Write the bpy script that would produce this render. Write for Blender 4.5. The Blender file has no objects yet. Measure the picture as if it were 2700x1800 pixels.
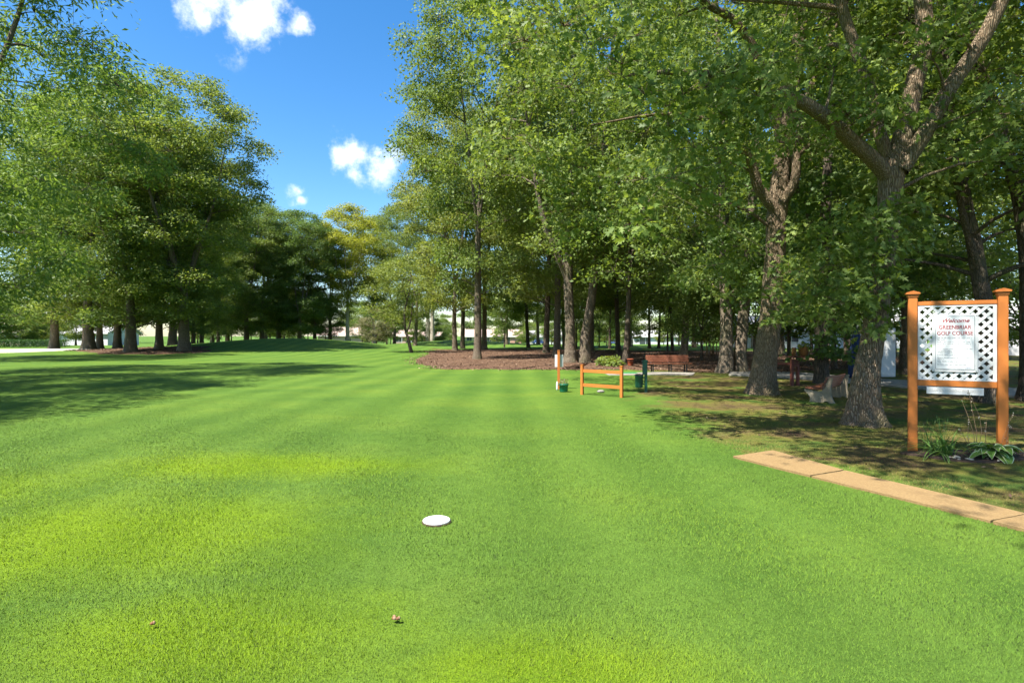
import bpy, bmesh, math, random
import numpy as np
from mathutils import Vector, Matrix

R = math.radians
C = bpy.context.scene.collection
scene = bpy.context.scene

# ------------------------------------------------------------------ camera, world, sun, exposure
CAM_H, FPX, HOR = 1.6, 1500.0, 885.0          # eye height, focal length and horizon row of the 2700 x 1800 photograph
cam_data = bpy.data.cameras.new('camera')
cam_data.sensor_width = 36.0
cam_data.lens = 36.0 * FPX / 2700.0
cam_data.shift_y = (HOR - 900.0) / 2700.0
cam_data.clip_start = 0.05
cam_data.clip_end = 6000.0
cam = bpy.data.objects.new('camera', cam_data)
C.objects.link(cam)
cam.location = (0, 0, CAM_H)
cam.rotation_euler = (R(90), 0, 0)
scene.camera = cam

SUN_EL = 58.0
SUN_DIR = Vector((-0.78, -0.63, 0)).normalized()      # horizontal direction towards the sun: left, a little behind the viewer
sun_az = math.atan2(SUN_DIR.x, SUN_DIR.y)

world = bpy.data.worlds.new('World')
scene.world = world
world.use_nodes = True
wn, wl = world.node_tree.nodes, world.node_tree.links
wn.clear()
w_out = wn.new('ShaderNodeOutputWorld')
w_bg = wn.new('ShaderNodeBackground')
w_bg.inputs['Strength'].default_value = 0.15
wl.new(w_bg.outputs[0], w_out.inputs[0])
sky = wn.new('ShaderNodeTexSky')
sky.sky_type = 'NISHITA'
sky.sun_disc = False
sky.sun_elevation = R(SUN_EL)
sky.sun_rotation = sun_az
sky.altitude = 0
sky.air_density = 1.0
sky.dust_density = 0.6
sky.ozone_density = 2.0
w_hs = wn.new('ShaderNodeHueSaturation')
w_hs.inputs['Saturation'].default_value = 1.36
w_hs.inputs['Value'].default_value = .50
wl.new(sky.outputs[0], w_hs.inputs['Color'])
# fair-weather clouds: soft blobs in view plus unseen fill ones, edges broken by noise
w_tc = wn.new('ShaderNodeTexCoord')
w_no = wn.new('ShaderNodeTexNoise')
w_no.inputs['Scale'].default_value = 14.0
w_no.inputs['Detail'].default_value = 8.0
w_no.inputs['Roughness'].default_value = 0.62
wl.new(w_tc.outputs['Generated'], w_no.inputs['Vector'])
def sky_dir(px, py):
    return Vector(((px - 1350) / FPX, 1.0, (HOR - py) / FPX)).normalized()
blobs = [(sky_dir(560, 10), .050), (sky_dir(620, 12), .062), (sky_dir(690, 5), .050), (sky_dir(655, 45), .036), (sky_dir(540, 55), .026),
         (sky_dir(787, 58), .024), (sky_dir(945, 410), .044), (sky_dir(985, 425), .040), (sky_dir(900, 415), .030), (sky_dir(930, 385), .024),
         (sky_dir(788, 505), .018), (sky_dir(795, 525), .016), (sky_dir(2450, 700), .10)]
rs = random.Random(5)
for k in range(44):  # bright clouds added only out of view, to raise the ambient light
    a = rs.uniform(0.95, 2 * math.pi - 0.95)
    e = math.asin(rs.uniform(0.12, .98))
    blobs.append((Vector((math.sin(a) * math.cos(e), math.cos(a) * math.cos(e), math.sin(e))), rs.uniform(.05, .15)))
prev = None
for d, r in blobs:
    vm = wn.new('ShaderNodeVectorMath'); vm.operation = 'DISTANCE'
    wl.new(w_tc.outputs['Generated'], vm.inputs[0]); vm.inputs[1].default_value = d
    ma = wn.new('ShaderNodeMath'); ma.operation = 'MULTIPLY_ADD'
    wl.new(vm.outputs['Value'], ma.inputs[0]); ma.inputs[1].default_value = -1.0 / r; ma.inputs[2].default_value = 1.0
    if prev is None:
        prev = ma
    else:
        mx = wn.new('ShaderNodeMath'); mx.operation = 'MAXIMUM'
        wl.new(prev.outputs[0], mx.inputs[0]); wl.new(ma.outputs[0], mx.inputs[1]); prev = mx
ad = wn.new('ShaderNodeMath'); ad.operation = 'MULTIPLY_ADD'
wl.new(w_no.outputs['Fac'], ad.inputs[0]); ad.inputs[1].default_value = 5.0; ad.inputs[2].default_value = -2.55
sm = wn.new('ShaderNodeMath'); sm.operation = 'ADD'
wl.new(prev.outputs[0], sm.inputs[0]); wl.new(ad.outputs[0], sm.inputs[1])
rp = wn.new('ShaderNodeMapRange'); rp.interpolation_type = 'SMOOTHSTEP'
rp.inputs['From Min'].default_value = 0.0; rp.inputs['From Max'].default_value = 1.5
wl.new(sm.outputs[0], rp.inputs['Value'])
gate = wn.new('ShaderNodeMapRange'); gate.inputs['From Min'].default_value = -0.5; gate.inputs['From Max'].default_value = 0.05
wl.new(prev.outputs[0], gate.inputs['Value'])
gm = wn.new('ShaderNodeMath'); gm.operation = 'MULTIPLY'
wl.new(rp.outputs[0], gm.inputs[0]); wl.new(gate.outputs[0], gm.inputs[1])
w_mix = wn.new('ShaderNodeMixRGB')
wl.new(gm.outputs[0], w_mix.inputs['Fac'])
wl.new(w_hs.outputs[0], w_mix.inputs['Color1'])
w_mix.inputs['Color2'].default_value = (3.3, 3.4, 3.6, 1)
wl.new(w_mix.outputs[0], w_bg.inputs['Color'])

sun_data = bpy.data.lights.new('sun', 'SUN')
sun_data.energy = 4.3
sun_data.angle = R(0.53)
sun_data.color = (1.0, 0.95, 0.86)
sun = bpy.data.objects.new('sun', sun_data)
C.objects.link(sun)
to_sun = Vector((SUN_DIR.x * math.cos(R(SUN_EL)), SUN_DIR.y * math.cos(R(SUN_EL)), math.sin(R(SUN_EL))))
sun.rotation_euler = to_sun.to_track_quat('Z', 'Y').to_euler()
sun.location = to_sun * 60

vs = scene.view_settings
vs.view_transform = 'Standard'
vs.look = 'None'
vs.exposure = 1.8
vs.gamma = 1.0
vs.use_curve_mapping = False
cy = scene.cycles
cy.max_bounces = 8
cy.diffuse_bounces = 6
cy.glossy_bounces = 2
cy.transmission_bounces = 4
cy.transparent_max_bounces = 4
cy.caustics_reflective = False
cy.caustics_refractive = False
cy.sample_clamp_indirect = 6.0
cy.use_denoising = True
cy.use_adaptive_sampling = True
cy.adaptive_threshold = 0.02

# ------------------------------------------------------------------ helpers
def tag(o, label=None, cat=None, group=None, kind=None):
    if label: o['label'] = label
    if cat: o['category'] = cat
    if group: o['group'] = group
    if kind: o['kind'] = kind
    return o

def empty(name, loc=(0, 0, 0), rz=0.0):
    o = bpy.data.objects.new(name, None)
    o.empty_display_size = 0.2
    C.objects.link(o); o.location = loc; o.rotation_euler = (0, 0, rz)
    return o

def link(name, me, parent=None, loc=(0, 0, 0), rot=(0, 0, 0), scale=(1, 1, 1)):
    o = bpy.data.objects.new(name, me)
    C.objects.link(o); o.location = loc; o.rotation_euler = rot; o.scale = scale
    if parent is not None: o.parent = parent
    return o

def build_mesh(name, V, faces, mats, mi=None, attr=None, smooth=False):
    V = np.asarray(V, dtype=np.float32)
    faces = [np.asarray(f, dtype=np.int32) for f in faces if len(f)]
    me = bpy.data.meshes.new(name)
    me.vertices.add(len(V)); me.vertices.foreach_set('co', V.ravel())
    loops = np.concatenate([f.ravel() for f in faces])
    tot = np.concatenate([np.full(len(f), f.shape[1], np.int32) for f in faces])
    start = np.concatenate([[0], np.cumsum(tot)[:-1]]).astype(np.int32)
    me.loops.add(len(loops)); me.loops.foreach_set('vertex_index', loops)
    me.polygons.add(len(tot)); me.polygons.foreach_set('loop_start', start)
    if mi is not None: me.polygons.foreach_set('material_index', np.asarray(mi, np.int32))
    if smooth: me.polygons.foreach_set('use_smooth', np.ones(len(tot), bool))
    for m in (mats if isinstance(mats, (list, tuple)) else [mats]): me.materials.append(m)
    me.update(calc_edges=True)
    if attr is not None:
        for an, (dom, vals) in attr.items():
            a = me.attributes.new(an, 'FLOAT', dom)
            a.data.foreach_set('value', np.asarray(vals, np.float32))
    return me

class MB:
    """collects boxes, prisms and tubes of one part"""
    def __init__(s): s.bm = bmesh.new()
    def box(s, x0, x1, y0, y1, z0, z1, bev=0.0):
        b = bmesh.new()
        bmesh.ops.create_cube(b, size=1.0)
        for v in b.verts:
            v.co = Vector((x0 + (v.co.x + .5) * (x1 - x0), y0 + (v.co.y + .5) * (y1 - y0), z0 + (v.co.z + .5) * (z1 - z0)))
        if bev: bmesh.ops.bevel(b, geom=b.edges[:], offset=bev, segments=2, affect='EDGES')
        s._add(b); return s
    def beam(s, p, q, w, h, bev=0.0):
        p, q = Vector(p), Vector(q); d = q - p
        b = bmesh.new(); bmesh.ops.create_cube(b, size=1.0)
        for v in b.verts: v.co = Vector((v.co.x * d.length, v.co.y * w, v.co.z * h))
        if bev: bmesh.ops.bevel(b, geom=b.edges[:], offset=bev, segments=1, affect='EDGES')
        b.transform(Matrix.Translation((p + q) / 2) @ d.to_track_quat('X', 'Z').to_matrix().to_4x4())
        s._add(b); return s
    def prism(s, pts, axis, a, b_, bev=0.0):
        """polygon pts (u, v) extruded along axis from a to b_; axis 'y': u = x, v = z; axis 'x': u = y, v = z; axis 'z': u = x, v = y"""
        b = bmesh.new()
        def co(u, v, w): return {'y': (u, w, v), 'x': (w, u, v), 'z': (u, v, w)}[axis]
        f = b.faces.new([b.verts.new(co(u, v, a)) for u, v in pts])
        r = bmesh.ops.extrude_face_region(b, geom=[f])
        dv = Vector(co(0, 0, b_ - a)) if axis != 'z' else Vector((0, 0, b_ - a))
        for v in [e for e in r['geom'] if isinstance(e, bmesh.types.BMVert)]: v.co += dv
        bmesh.ops.recalc_face_normals(b, faces=b.faces[:])
        if bev: bmesh.ops.bevel(b, geom=b.edges[:], offset=bev, segments=2, affect='EDGES')
        s._add(b); return s
    def lathe(s, prof, n=24, loc=(0, 0, 0), fn=None):
        b = bmesh.new(); rings = []
        for r, z in prof:
            ring = []
            for k in range(n):
                a = 2 * math.pi * k / n
                rr = r * (fn(a, z) if fn else 1)
                ring.append(b.verts.new((loc[0] + rr * math.cos(a), loc[1] + rr * math.sin(a), loc[2] + z)))
            rings.append(ring)
        for i in range(len(rings) - 1):
            for k in range(n):
                b.faces.new((rings[i][k], rings[i][(k + 1) % n], rings[i + 1][(k + 1) % n], rings[i + 1][k]))
        b.faces.new(rings[0][::-1]); b.faces.new(rings[-1])
        for f in b.faces: f.smooth = True
        s._add(b); return s
    def tube(s, pts, r, n=8):
        P = [Vector(p) for p in pts]
        rr = r if isinstance(r, (list, tuple)) else [r] * len(P)
        V, F = tube(np.array([list(p) for p in P]), np.array(rr), n)
        b = bmesh.new(); vv = [b.verts.new(v) for v in V]
        for f in F: b.faces.new([vv[i] for i in f])
        b.faces.new(vv[:n][::-1]); b.faces.new(vv[-n:])
        for f in b.faces: f.smooth = True
        s._add(b); return s
    def _add(s, b):
        me = bpy.data.meshes.new('tmp'); b.to_mesh(me); b.free()
        s.bm.from_mesh(me); bpy.data.meshes.remove(me)
    def mesh(s, name, mat):
        me = bpy.data.meshes.new(name); s.bm.to_mesh(me); s.bm.free()
        for m in (mat if isinstance(mat, (list, tuple)) else [mat]): me.materials.append(m)
        return me
    def build(s, name, mat, parent=None, **k):
        return link(name, s.mesh(name, mat), parent, **k)

def tube(P, Rr, n, wob=0.0, rng=None, flare=None):
    P = np.asarray(P, float); k = len(P)
    T = np.gradient(P, axis=0); T /= np.linalg.norm(T, axis=1)[:, None] + 1e-9
    ref = np.array([1.0, 0, 0]) if abs(T[0][0]) < .8 else np.array([0, 1.0, 0])
    ang = np.linspace(0, 2 * math.pi, n, endpoint=False)
    V = np.zeros((k, n, 3))
    for i in range(k):
        u = ref - T[i] * ref.dot(T[i]); u /= np.linalg.norm(u) + 1e-9
        w = np.cross(T[i], u); ref = u
        rad = np.full(n, Rr[i])
        if wob and rng is not None:
            rad = rad * (1 + wob * np.sin(ang * 3 + i * .35) * .6 + wob * rng.uniform(-.5, .5, n))
        if flare is not None:
            amp, hgt, ph, kk = flare
            z = P[i][2] - P[0][2]
            e = math.exp(-max(z, 0) / hgt)
            rad = rad * (1 + amp * e * (1 + .38 * np.cos(kk * ang + ph) + .2 * np.cos((kk + 2) * ang + 2 * ph)))
        V[i] = P[i] + rad[:, None] * (np.cos(ang)[:, None] * u + np.sin(ang)[:, None] * w)
    idx = np.arange(k * n).reshape(k, n)
    F = np.stack([idx[:-1], np.roll(idx, -1, 1)[:-1], np.roll(idx, -1, 1)[1:], idx[1:]], -1).reshape(-1, 4)
    return V.reshape(-1, 3), F

def spline(ctrl, m):
    """Catmull-Rom through rows (x, y, z, r)"""
    c = np.asarray(ctrl, float)
    p = np.vstack([2 * c[0] - c[1], c, 2 * c[-1] - c[-2]])
    out = []
    for s_ in np.linspace(0, len(c) - 1, m):
        i = min(int(s_), len(c) - 2); t = s_ - i
        a, b, d, e = p[i], p[i + 1], p[i + 2], p[i + 3]
        out.append(.5 * (2 * b + (d - a) * t + (2 * a - 5 * b + 4 * d - e) * t * t + (3 * b - a - 3 * d + e) * t ** 3))
    out = np.array(out); out[:, 3] = np.maximum(out[:, 3], .004)
    return out

def sstep(a, b, x):
    t = np.clip((x - a) / (b - a), 0, 1)
    return t * t * (3 - 2 * t)

def H(x, y):
    """height of the ground"""
    x = np.asarray(x, float); y = np.asarray(y, float)
    h = 1.32 * np.exp(-(((x + 25) / 12.5) ** 2 + ((y - 63) / 11.) ** 2))
    h = h + 0.95 * np.exp(-(((x + 9) / 11.) ** 2 + ((y - 97) / 6.) ** 2))
    h = h + 0.10 * np.exp(-((x - 6.6) ** 2 + (y - 7.1) ** 2) / 1.1)
    h = h - 0.9 * sstep(78, 170, y)
    h = h + 0.022 * np.sin(x * .55 + .4 * np.sin(y * .31)) * np.sin(y * .47 + 1.3) * sstep(3, 12, y)
    h = h + 0.010 * np.sin(x * 1.9 + y * .7) * np.sin(y * 1.3 - x * .4)
    return h

def G(px, py):
    """the ground point seen at a pixel of the photograph"""
    k = (py - HOR) / FPX
    t = 2.0
    while t < 300 and CAM_H - t * k > float(H((px - 1350) / FPX * t, t)): t += .02 if t < 20 else .1
    x = (px - 1350) / FPX * t
    return Vector((x, t, float(H(x, t))))

def at(px, Y):
    x = (px - 1350) / FPX * Y
    return Vector((x, Y, float(H(x, Y))))

def V3(px, py, Y):
    return ((px - 1350) / FPX * Y, Y, CAM_H + (HOR - py) / FPX * Y)

# ------------------------------------------------------------------ materials
def new_mat(name):
    m = bpy.data.materials.new(name); m.use_nodes = True
    nt = m.node_tree; nt.nodes.clear()
    out = nt.nodes.new('ShaderNodeOutputMaterial')
    return m, nt.nodes, nt.links, out

def noise(n, l, vec, scale, detail=4, rough=.55, dist=0.0):
    t = n.new('ShaderNodeTexNoise'); t.inputs['Scale'].default_value = scale
    t.inputs['Detail'].default_value = detail; t.inputs['Roughness'].default_value = rough
    t.inputs['Distortion'].default_value = dist
    if vec is not None: l.new(vec, t.inputs['Vector'])
    return t.outputs['Fac']

def ramp(n, l, fac, stops):
    r = n.new('ShaderNodeValToRGB'); e = r.color_ramp.elements
    while len(e) < len(stops): e.new(.5)
    for k, (p, c) in enumerate(stops):
        e[k].position = p; e[k].color = (*c, 1) if len(c) == 3 else c
    l.new(fac, r.inputs[0]); return r.outputs[0]

def mixc(n, l, fac, a, b, mode='MIX'):
    m = n.new('ShaderNodeMixRGB'); m.blend_type = mode
    for s, v in ((m.inputs[0], fac), (m.inputs[1], a), (m.inputs[2], b)):
        if hasattr(v, 'links'): l.new(v, s)
        elif isinstance(v, (int, float)): s.default_value = v
        else: s.default_value = (*v, 1)
    return m.outputs[0]

def vmap(n, l, out, scale=(1, 1, 1)):
    mp = n.new('ShaderNodeMapping'); mp.inputs['Scale'].default_value = scale
    l.new(out, mp.inputs['Vector']); return mp.outputs[0]

def bump(n, l, h, strength, dist=.02):
    b = n.new('ShaderNodeBump'); b.inputs['Strength'].default_value = strength; b.inputs['Distance'].default_value = dist
    l.new(h, b.inputs['Height']); return b.outputs[0]

def pmat(name, c1, c2=None, scale=6., rough=.7, bmp=.2, bdist=.01, stretch=(1, 1, 1), spec=.3, detail=5, metal=0., c3=None):
    m, n, l, out = new_mat(name)
    p = n.new('ShaderNodeBsdfPrincipled'); l.new(p.outputs[0], out.inputs[0])
    p.inputs['Roughness'].default_value = rough; p.inputs['Specular IOR Level'].default_value = spec; p.inputs['Metallic'].default_value = metal
    tc = n.new('ShaderNodeTexCoord'); v = vmap(n, l, tc.outputs['Object'], stretch)
    f = noise(n, l, v, scale, detail)
    c2 = c2 or tuple(x * .8 for x in c1)
    col = ramp(n, l, f, [(.3, c2), (.7, c1)])
    if c3:
        g = noise(n, l, v, scale * .23, 4)
        col = mixc(n, l, ramp(n, l, g, [(.5, (0, 0, 0)), (.68, (1, 1, 1))]), col, c3)
    l.new(col, p.inputs['Base Color'])
    if bmp: l.new(bump(n, l, noise(n, l, v, scale * 3, detail), bmp, bdist), p.inputs['Normal'])
    return m

def leaf_mat(name, dark, mid, light, trans=.42, rough=.5, spec=.25):
    m, n, l, out = new_mat(name)
    at_ = n.new('ShaderNodeAttribute'); at_.attribute_name = 'v'
    oi = n.new('ShaderNodeObjectInfo')
    col = ramp(n, l, at_.outputs['Fac'], [(0, dark), (.5, mid), (1, light)])
    hs = n.new('ShaderNodeHueSaturation'); l.new(col, hs.inputs['Color'])
    mr = n.new('ShaderNodeMapRange'); l.new(oi.outputs['Random'], mr.inputs['Value'])
    mr.inputs['To Min'].default_value = .485; mr.inputs['To Max'].default_value = .512
    l.new(mr.outputs[0], hs.inputs['Hue'])
    mr2 = n.new('ShaderNodeMapRange'); l.new(oi.outputs['Random'], mr2.inputs['Value'])
    mr2.inputs['To Min'].default_value = 1.15; mr2.inputs['To Max'].default_value = .85
    l.new(mr2.outputs[0], hs.inputs['Value'])
    p = n.new('ShaderNodeBsdfPrincipled'); l.new(hs.outputs[0], p.inputs['Base Color'])
    p.inputs['Roughness'].default_value = rough; p.inputs['Specular IOR Level'].default_value = spec
    t = n.new('ShaderNodeBsdfTranslucent')
    tc_ = mixc(n, l, 1.0, hs.outputs[0], (1.3, 1.22, .55), 'MULTIPLY'); l.new(tc_, t.inputs['Color'])
    mx = n.new('ShaderNodeMixShader'); mx.inputs[0].default_value = trans
    l.new(p.outputs[0], mx.inputs[1]); l.new(t.outputs[0], mx.inputs[2]); l.new(mx.outputs[0], out.inputs[0])
    return m

def bark_mat(name, c1, c2, c3, sc=1.0, strength=.9, moss=(.10, .11, .045)):
    m, n, l, out = new_mat(name)
    p = n.new('ShaderNodeBsdfPrincipled'); l.new(p.outputs[0], out.inputs[0])
    p.inputs['Roughness'].default_value = .9; p.inputs['Specular IOR Level'].default_value = .15
    tc = n.new('ShaderNodeTexCoord')
    v = vmap(n, l, tc.outputs['Object'], (11 * sc, 11 * sc, 1.9 * sc))
    vo = n.new('ShaderNodeTexVoronoi'); vo.feature = 'DISTANCE_TO_EDGE'; vo.inputs['Scale'].default_value = 1.6
    dn = n.new('ShaderNodeTexNoise'); dn.inputs['Scale'].default_value = 1.2; dn.inputs['Detail'].default_value = 4; l.new(v, dn.inputs['Vector'])
    dv = mixc(n, l, .35, v, dn.outputs['Color'], 'ADD'); l.new(dv, vo.inputs['Vector'])
    f2 = noise(n, l, v, 1.5, 7, .65)
    rid = n.new('ShaderNodeMapRange'); rid.inputs['From Max'].default_value = .35; l.new(vo.outputs['Distance'], rid.inputs['Value'])
    hgt = n.new('ShaderNodeMath'); hgt.operation = 'MULTIPLY_ADD'; l.new(f2, hgt.inputs[0]); hgt.inputs[1].default_value = .8; l.new(rid.outputs[0], hgt.inputs[2])
    col = ramp(n, l, hgt.outputs[0], [(.25, c3), (.55, c2), (1.0, c1)])
    big = noise(n, l, tc.outputs['Object'], 1.1, 3)
    col = mixc(n, l, ramp(n, l, big, [(.48, (0, 0, 0)), (.75, (.6, .6, .6))]), col, moss)
    l.new(col, p.inputs['Base Color'])
    l.new(bump(n, l, hgt.outputs[0], strength, .03), p.inputs['Normal'])
    return m

M = {}
M['bark'] = bark_mat('bark_grey_brown', (.22, .18, .13), (.13, .10, .072), (.035, .026, .02), sc=1.5)
M['bark_oak'] = bark_mat('bark_oak', (.28, .215, .145), (.16, .112, .070), (.04, .027, .018), sc=1.9, strength=1.0)
M['bark_dark'] = bark_mat('bark_dark', (.13, .10, .075), (.075, .06, .045), (.025, .018, .014), sc=1.5)
M['bark_pale'] = bark_mat('bark_pale', (.46, .42, .35), (.34, .30, .25), (.12, .10, .08), strength=.6)
M['leaf_maple'] = leaf_mat('leaf_maple', (0.105, 0.150, 0.036), (0.166, 0.231, 0.052), (0.265, 0.335, 0.076), trans=.5)
M['leaf_dark'] = leaf_mat('leaf_dark', (0.088, 0.143, 0.042), (0.143, 0.218, 0.059), (0.240, 0.322, 0.085), trans=.5)
M['leaf_oak'] = leaf_mat('leaf_oak', (0.076, 0.126, 0.033), (0.134, 0.204, 0.048), (0.240, 0.314, 0.081), trans=.48, rough=.5, spec=.22)
M['leaf_warm'] = leaf_mat('leaf_warm', (0.119, 0.157, 0.039), (0.178, 0.232, 0.054), (0.265, 0.319, 0.081), trans=.5)
M['leaf_yellow'] = leaf_mat('leaf_yellow', (.17, .21, .028), (.25, .29, .036), (.33, .36, .06), trans=.5)
M['leaf_fine'] = leaf_mat('leaf_fine', (0.089, 0.167, 0.041), (0.143, 0.239, 0.054), (0.238, 0.339, 0.077), trans=.45)
M['leaf_tan'] = leaf_mat('leaf_tan', (.14, .10, .025), (.20, .15, .04), (.27, .21, .07), trans=.35)
M['leaf_grey'] = leaf_mat('leaf_grey', (.10, .11, .05), (.17, .17, .09), (.25, .24, .14), trans=.3)
M['orange_paint'] = pmat('orange_paint', (.45, .145, .026), (.37, .115, .021), 3, .55, .12, .004, (1, 1, .15), .35)
M['white_paint'] = pmat('white_paint', (.60, .60, .585), (.53, .535, .525), 5, .5, .05, .003)
M['sign_white'] = pmat('sign_white', (.60, .615, .615), (.55, .57, .575), 4, .3, 0, spec=.5)
M['ink_red'] = pmat('ink_red', (.30, .015, .02), (.22, .012, .018), 30, .5, 0)
M['ink_black'] = pmat('ink_black', (.025, .025, .03), (.06, .06, .065), 40, .5, 0)
M['ink_blue'] = pmat('ink_blue', (.05, .10, .30), None, 30, .5, 0)
M['green_paint'] = pmat('green_paint', (.010, .085, .055), (.008, .06, .04), 8, .38, .06, .003, spec=.5)
M['green_plastic'] = pmat('green_plastic', (.012, .16, .085), (.010, .12, .06), 6, .42, .05, .003, spec=.4)
M['mat_green'] = pmat('mat_green', (.02, .20, .06), (.015, .14, .045), 60, .9, .4)
M['metal_dark'] = pmat('metal_dark', (.03, .03, .03), None, 10, .5, .05)
M['wood_red'] = pmat('wood_red', (.26, .10, .055), (.18, .065, .038), 5, .55, .25, .004, (1, 12, 12), .3)
M['wood_maroon'] = pmat('wood_maroon', (.16, .045, .03), (.10, .03, .022), 6, .6, .2, .004, (4, 4, .6))
M['concrete'] = pmat('concrete', (.28, .26, .22), (.21, .195, .165), 5, .9, .35, .006, c3=(.18, .165, .138))
M['concrete_bench'] = pmat('concrete_bench', (.27, .225, .155), (.20, .168, .118), 12, .92, .4, .006, c3=(.25, .22, .16))
M['path_slab'] = pmat('path_slab', (.255, .172, .076), (.17, .108, .046), 55, .93, .6, .006, c3=(.20, .128, .056))
M['terracotta'] = pmat('terracotta', (.34, .085, .035), (.25, .06, .028), 9, .75, .2, .004)
M['coir'] = pmat('coir', (.26, .115, .04), (.16, .065, .02), 40, .95, .8, .01)
M['navy_cloth'] = pmat('navy_cloth', (.016, .035, .105), (.010, .022, .07), 14, .75, .2)
M['rope'] = pmat('rope', (.70, .68, .62), None, 30, .8, .2)
M['soil'] = pmat('soil', (.085, .055, .036), (.05, .032, .022), 30, .95, .9, .02)
M['glass_dark'] = pmat('glass_dark', (.035, .042, .05), (.05, .06, .07), 2, .12, 0, spec=.7)
M['wall_cream'] = pmat('wall_cream', (.50, .42, .27), (.45, .37, .24), 2, .8, .1)
M['wall_white'] = pmat('wall_white', (.56, .56, .57), (.50, .50, .52), 1.2, .7, .08)
M['wall_pink'] = pmat('wall_pink', (.45, .33, .26), (.40, .29, .23), 2, .85, .1)
M['wall_brick'] = pmat('wall_brick', (.44, .26, .19), (.36, .21, .155), 9, .9, .2)
M['roof_brown'] = pmat('roof_brown', (.40, .30, .255), (.33, .245, .205), 3, .9, .3, .02, (1, 1, 5))
M['roof_grey'] = pmat('roof_grey', (.40, .39, .385), (.32, .315, .31), 3, .9, .3, .02, (1, 1, 5))
M['door_grey'] = pmat('door_grey', (.52, .50, .47), None, 3, .6, .05)
M['car_blue'] = pmat('car_blue', (.03, .07, .20), None, 3, .25, 0, spec=.6)
M['rubber'] = pmat('rubber', (.02, .02, .02), None, 8, .8, .1)
M['hubcap'] = pmat('hubcap', (.45, .45, .47), None, 8, .35, 0, metal=.8)
M['disc_white'] = pmat('disc_white', (.72, .72, .70), (.62, .62, .60), 12, .45, .1, .003)
M['acorn'] = pmat('acorn', (.20, .085, .035), (.11, .045, .02), 30, .6, .2)
M['stone'] = pmat('stone', (.30, .28, .25), (.17, .16, .14), 12, .9, .5)
M['stalk_dry'] = pmat('stalk_dry', (.30, .20, .12), (.20, .13, .075), 20, .9, 0)
M['seed_pale'] = pmat('seed_pale', (.55, .46, .34), None, 20, .9, 0)
M['hosta_green'] = leaf_mat('hosta_green', (.09, .19, .03), (.13, .25, .04), (.17, .30, .06), trans=.3, rough=.4)
M['hosta_edge'] = pmat('hosta_edge', (.60, .62, .38), (.52, .56, .30), 30, .5, 0)
M['strap_leaf'] = leaf_mat('strap_leaf', (.06, .14, .03), (.10, .20, .04), (.17, .28, .07), trans=.3, rough=.4)
M['pale_petal'] = pmat('pale_petal', (.70, .70, .60), None, 30, .6, 0)
M['hedge_leaf'] = leaf_mat('hedge_leaf', (.03, .075, .02), (.055, .115, .025), (.10, .17, .04))
M['sand'] = pmat('sand', (.72, .66, .54), (.64, .58, .47), 9, .95, .4, .02)

# grass blades, litter: per-piece colour from the attribute v
def litter_mat(name, stops, trans=.15, soft=0.0):
    m, n, l, out = new_mat(name)
    a = n.new('ShaderNodeAttribute'); a.attribute_name = 'v'
    col = ramp(n, l, a.outputs['Fac'], stops)
    p = n.new('ShaderNodeBsdfPrincipled'); l.new(col, p.inputs['Base Color']); p.inputs['Roughness'].default_value = .75; p.inputs['Specular IOR Level'].default_value = .25
    t = n.new('ShaderNodeBsdfTranslucent'); l.new(col, t.inputs['Color'])
    if soft:                                                # thin blades catch light from all sides: bend the shading normal towards the sky
        g = n.new('ShaderNodeNewGeometry')
        nm = n.new('ShaderNodeVectorMath'); nm.operation = 'MULTIPLY_ADD'
        l.new(g.outputs['Normal'], nm.inputs[0]); nm.inputs[1].default_value = (1 - soft,) * 3; nm.inputs[2].default_value = (0, 0, soft)
        nn = n.new('ShaderNodeVectorMath'); nn.operation = 'NORMALIZE'; l.new(nm.outputs[0], nn.inputs[0])
        l.new(nn.outputs[0], p.inputs['Normal'])
    mx = n.new('ShaderNodeMixShader'); mx.inputs[0].default_value = trans
    l.new(p.outputs[0], mx.inputs[1]); l.new(t.outputs[0], mx.inputs[2]); l.new(mx.outputs[0], out.inputs[0])
    return m
M['litter'] = litter_mat('fallen_leaf', [(0, (.045, .026, .017)), (.45, (.12, .072, .046)), (.8, (.22, .145, .095)), (1, (.38, .29, .19))])

LUSH = [(-3.2, 4.6, 2.2, 1.3), (-1.6, 3.0, 1.3, .8), (-3.0, 7.0, 2.4, .8), (.1, 2.7, 1.0, .5), (-6.2, 5.6, 2.0, 1.2)]
def lush_at(x, y):
    s = np.zeros_like(np.asarray(x, float))
    for cx, cy_, rx, ry in LUSH: s = np.maximum(s, np.exp(-(((x - cx) / rx) ** 2 + ((y - cy_) / ry) ** 2)))
    return s
ROUGH_EDGE = [(-40, 9.0), (0, 6.6), (1.5, 5.9), (4.5, 4.45), (6.45, 3.55), (7.6, 2.95), (9.5, 2.75), (14.5, 2.95), (18, 3.5), (21, 4.4), (25.5, 6.0), (27, 5.0), (40, -3), (60, -9), (75, -14), (140, -20), (2000, -60)]
def rough_at(x, y):
    e = np.interp(y, [a for a, b in ROUGH_EDGE], [b for a, b in ROUGH_EDGE])
    r = (x - e)
    # beyond the bed the far lawn is mown again
    r = np.where(y > 62, -8.0, r)
    return np.clip(r / 2.5, -1, 1)

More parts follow.
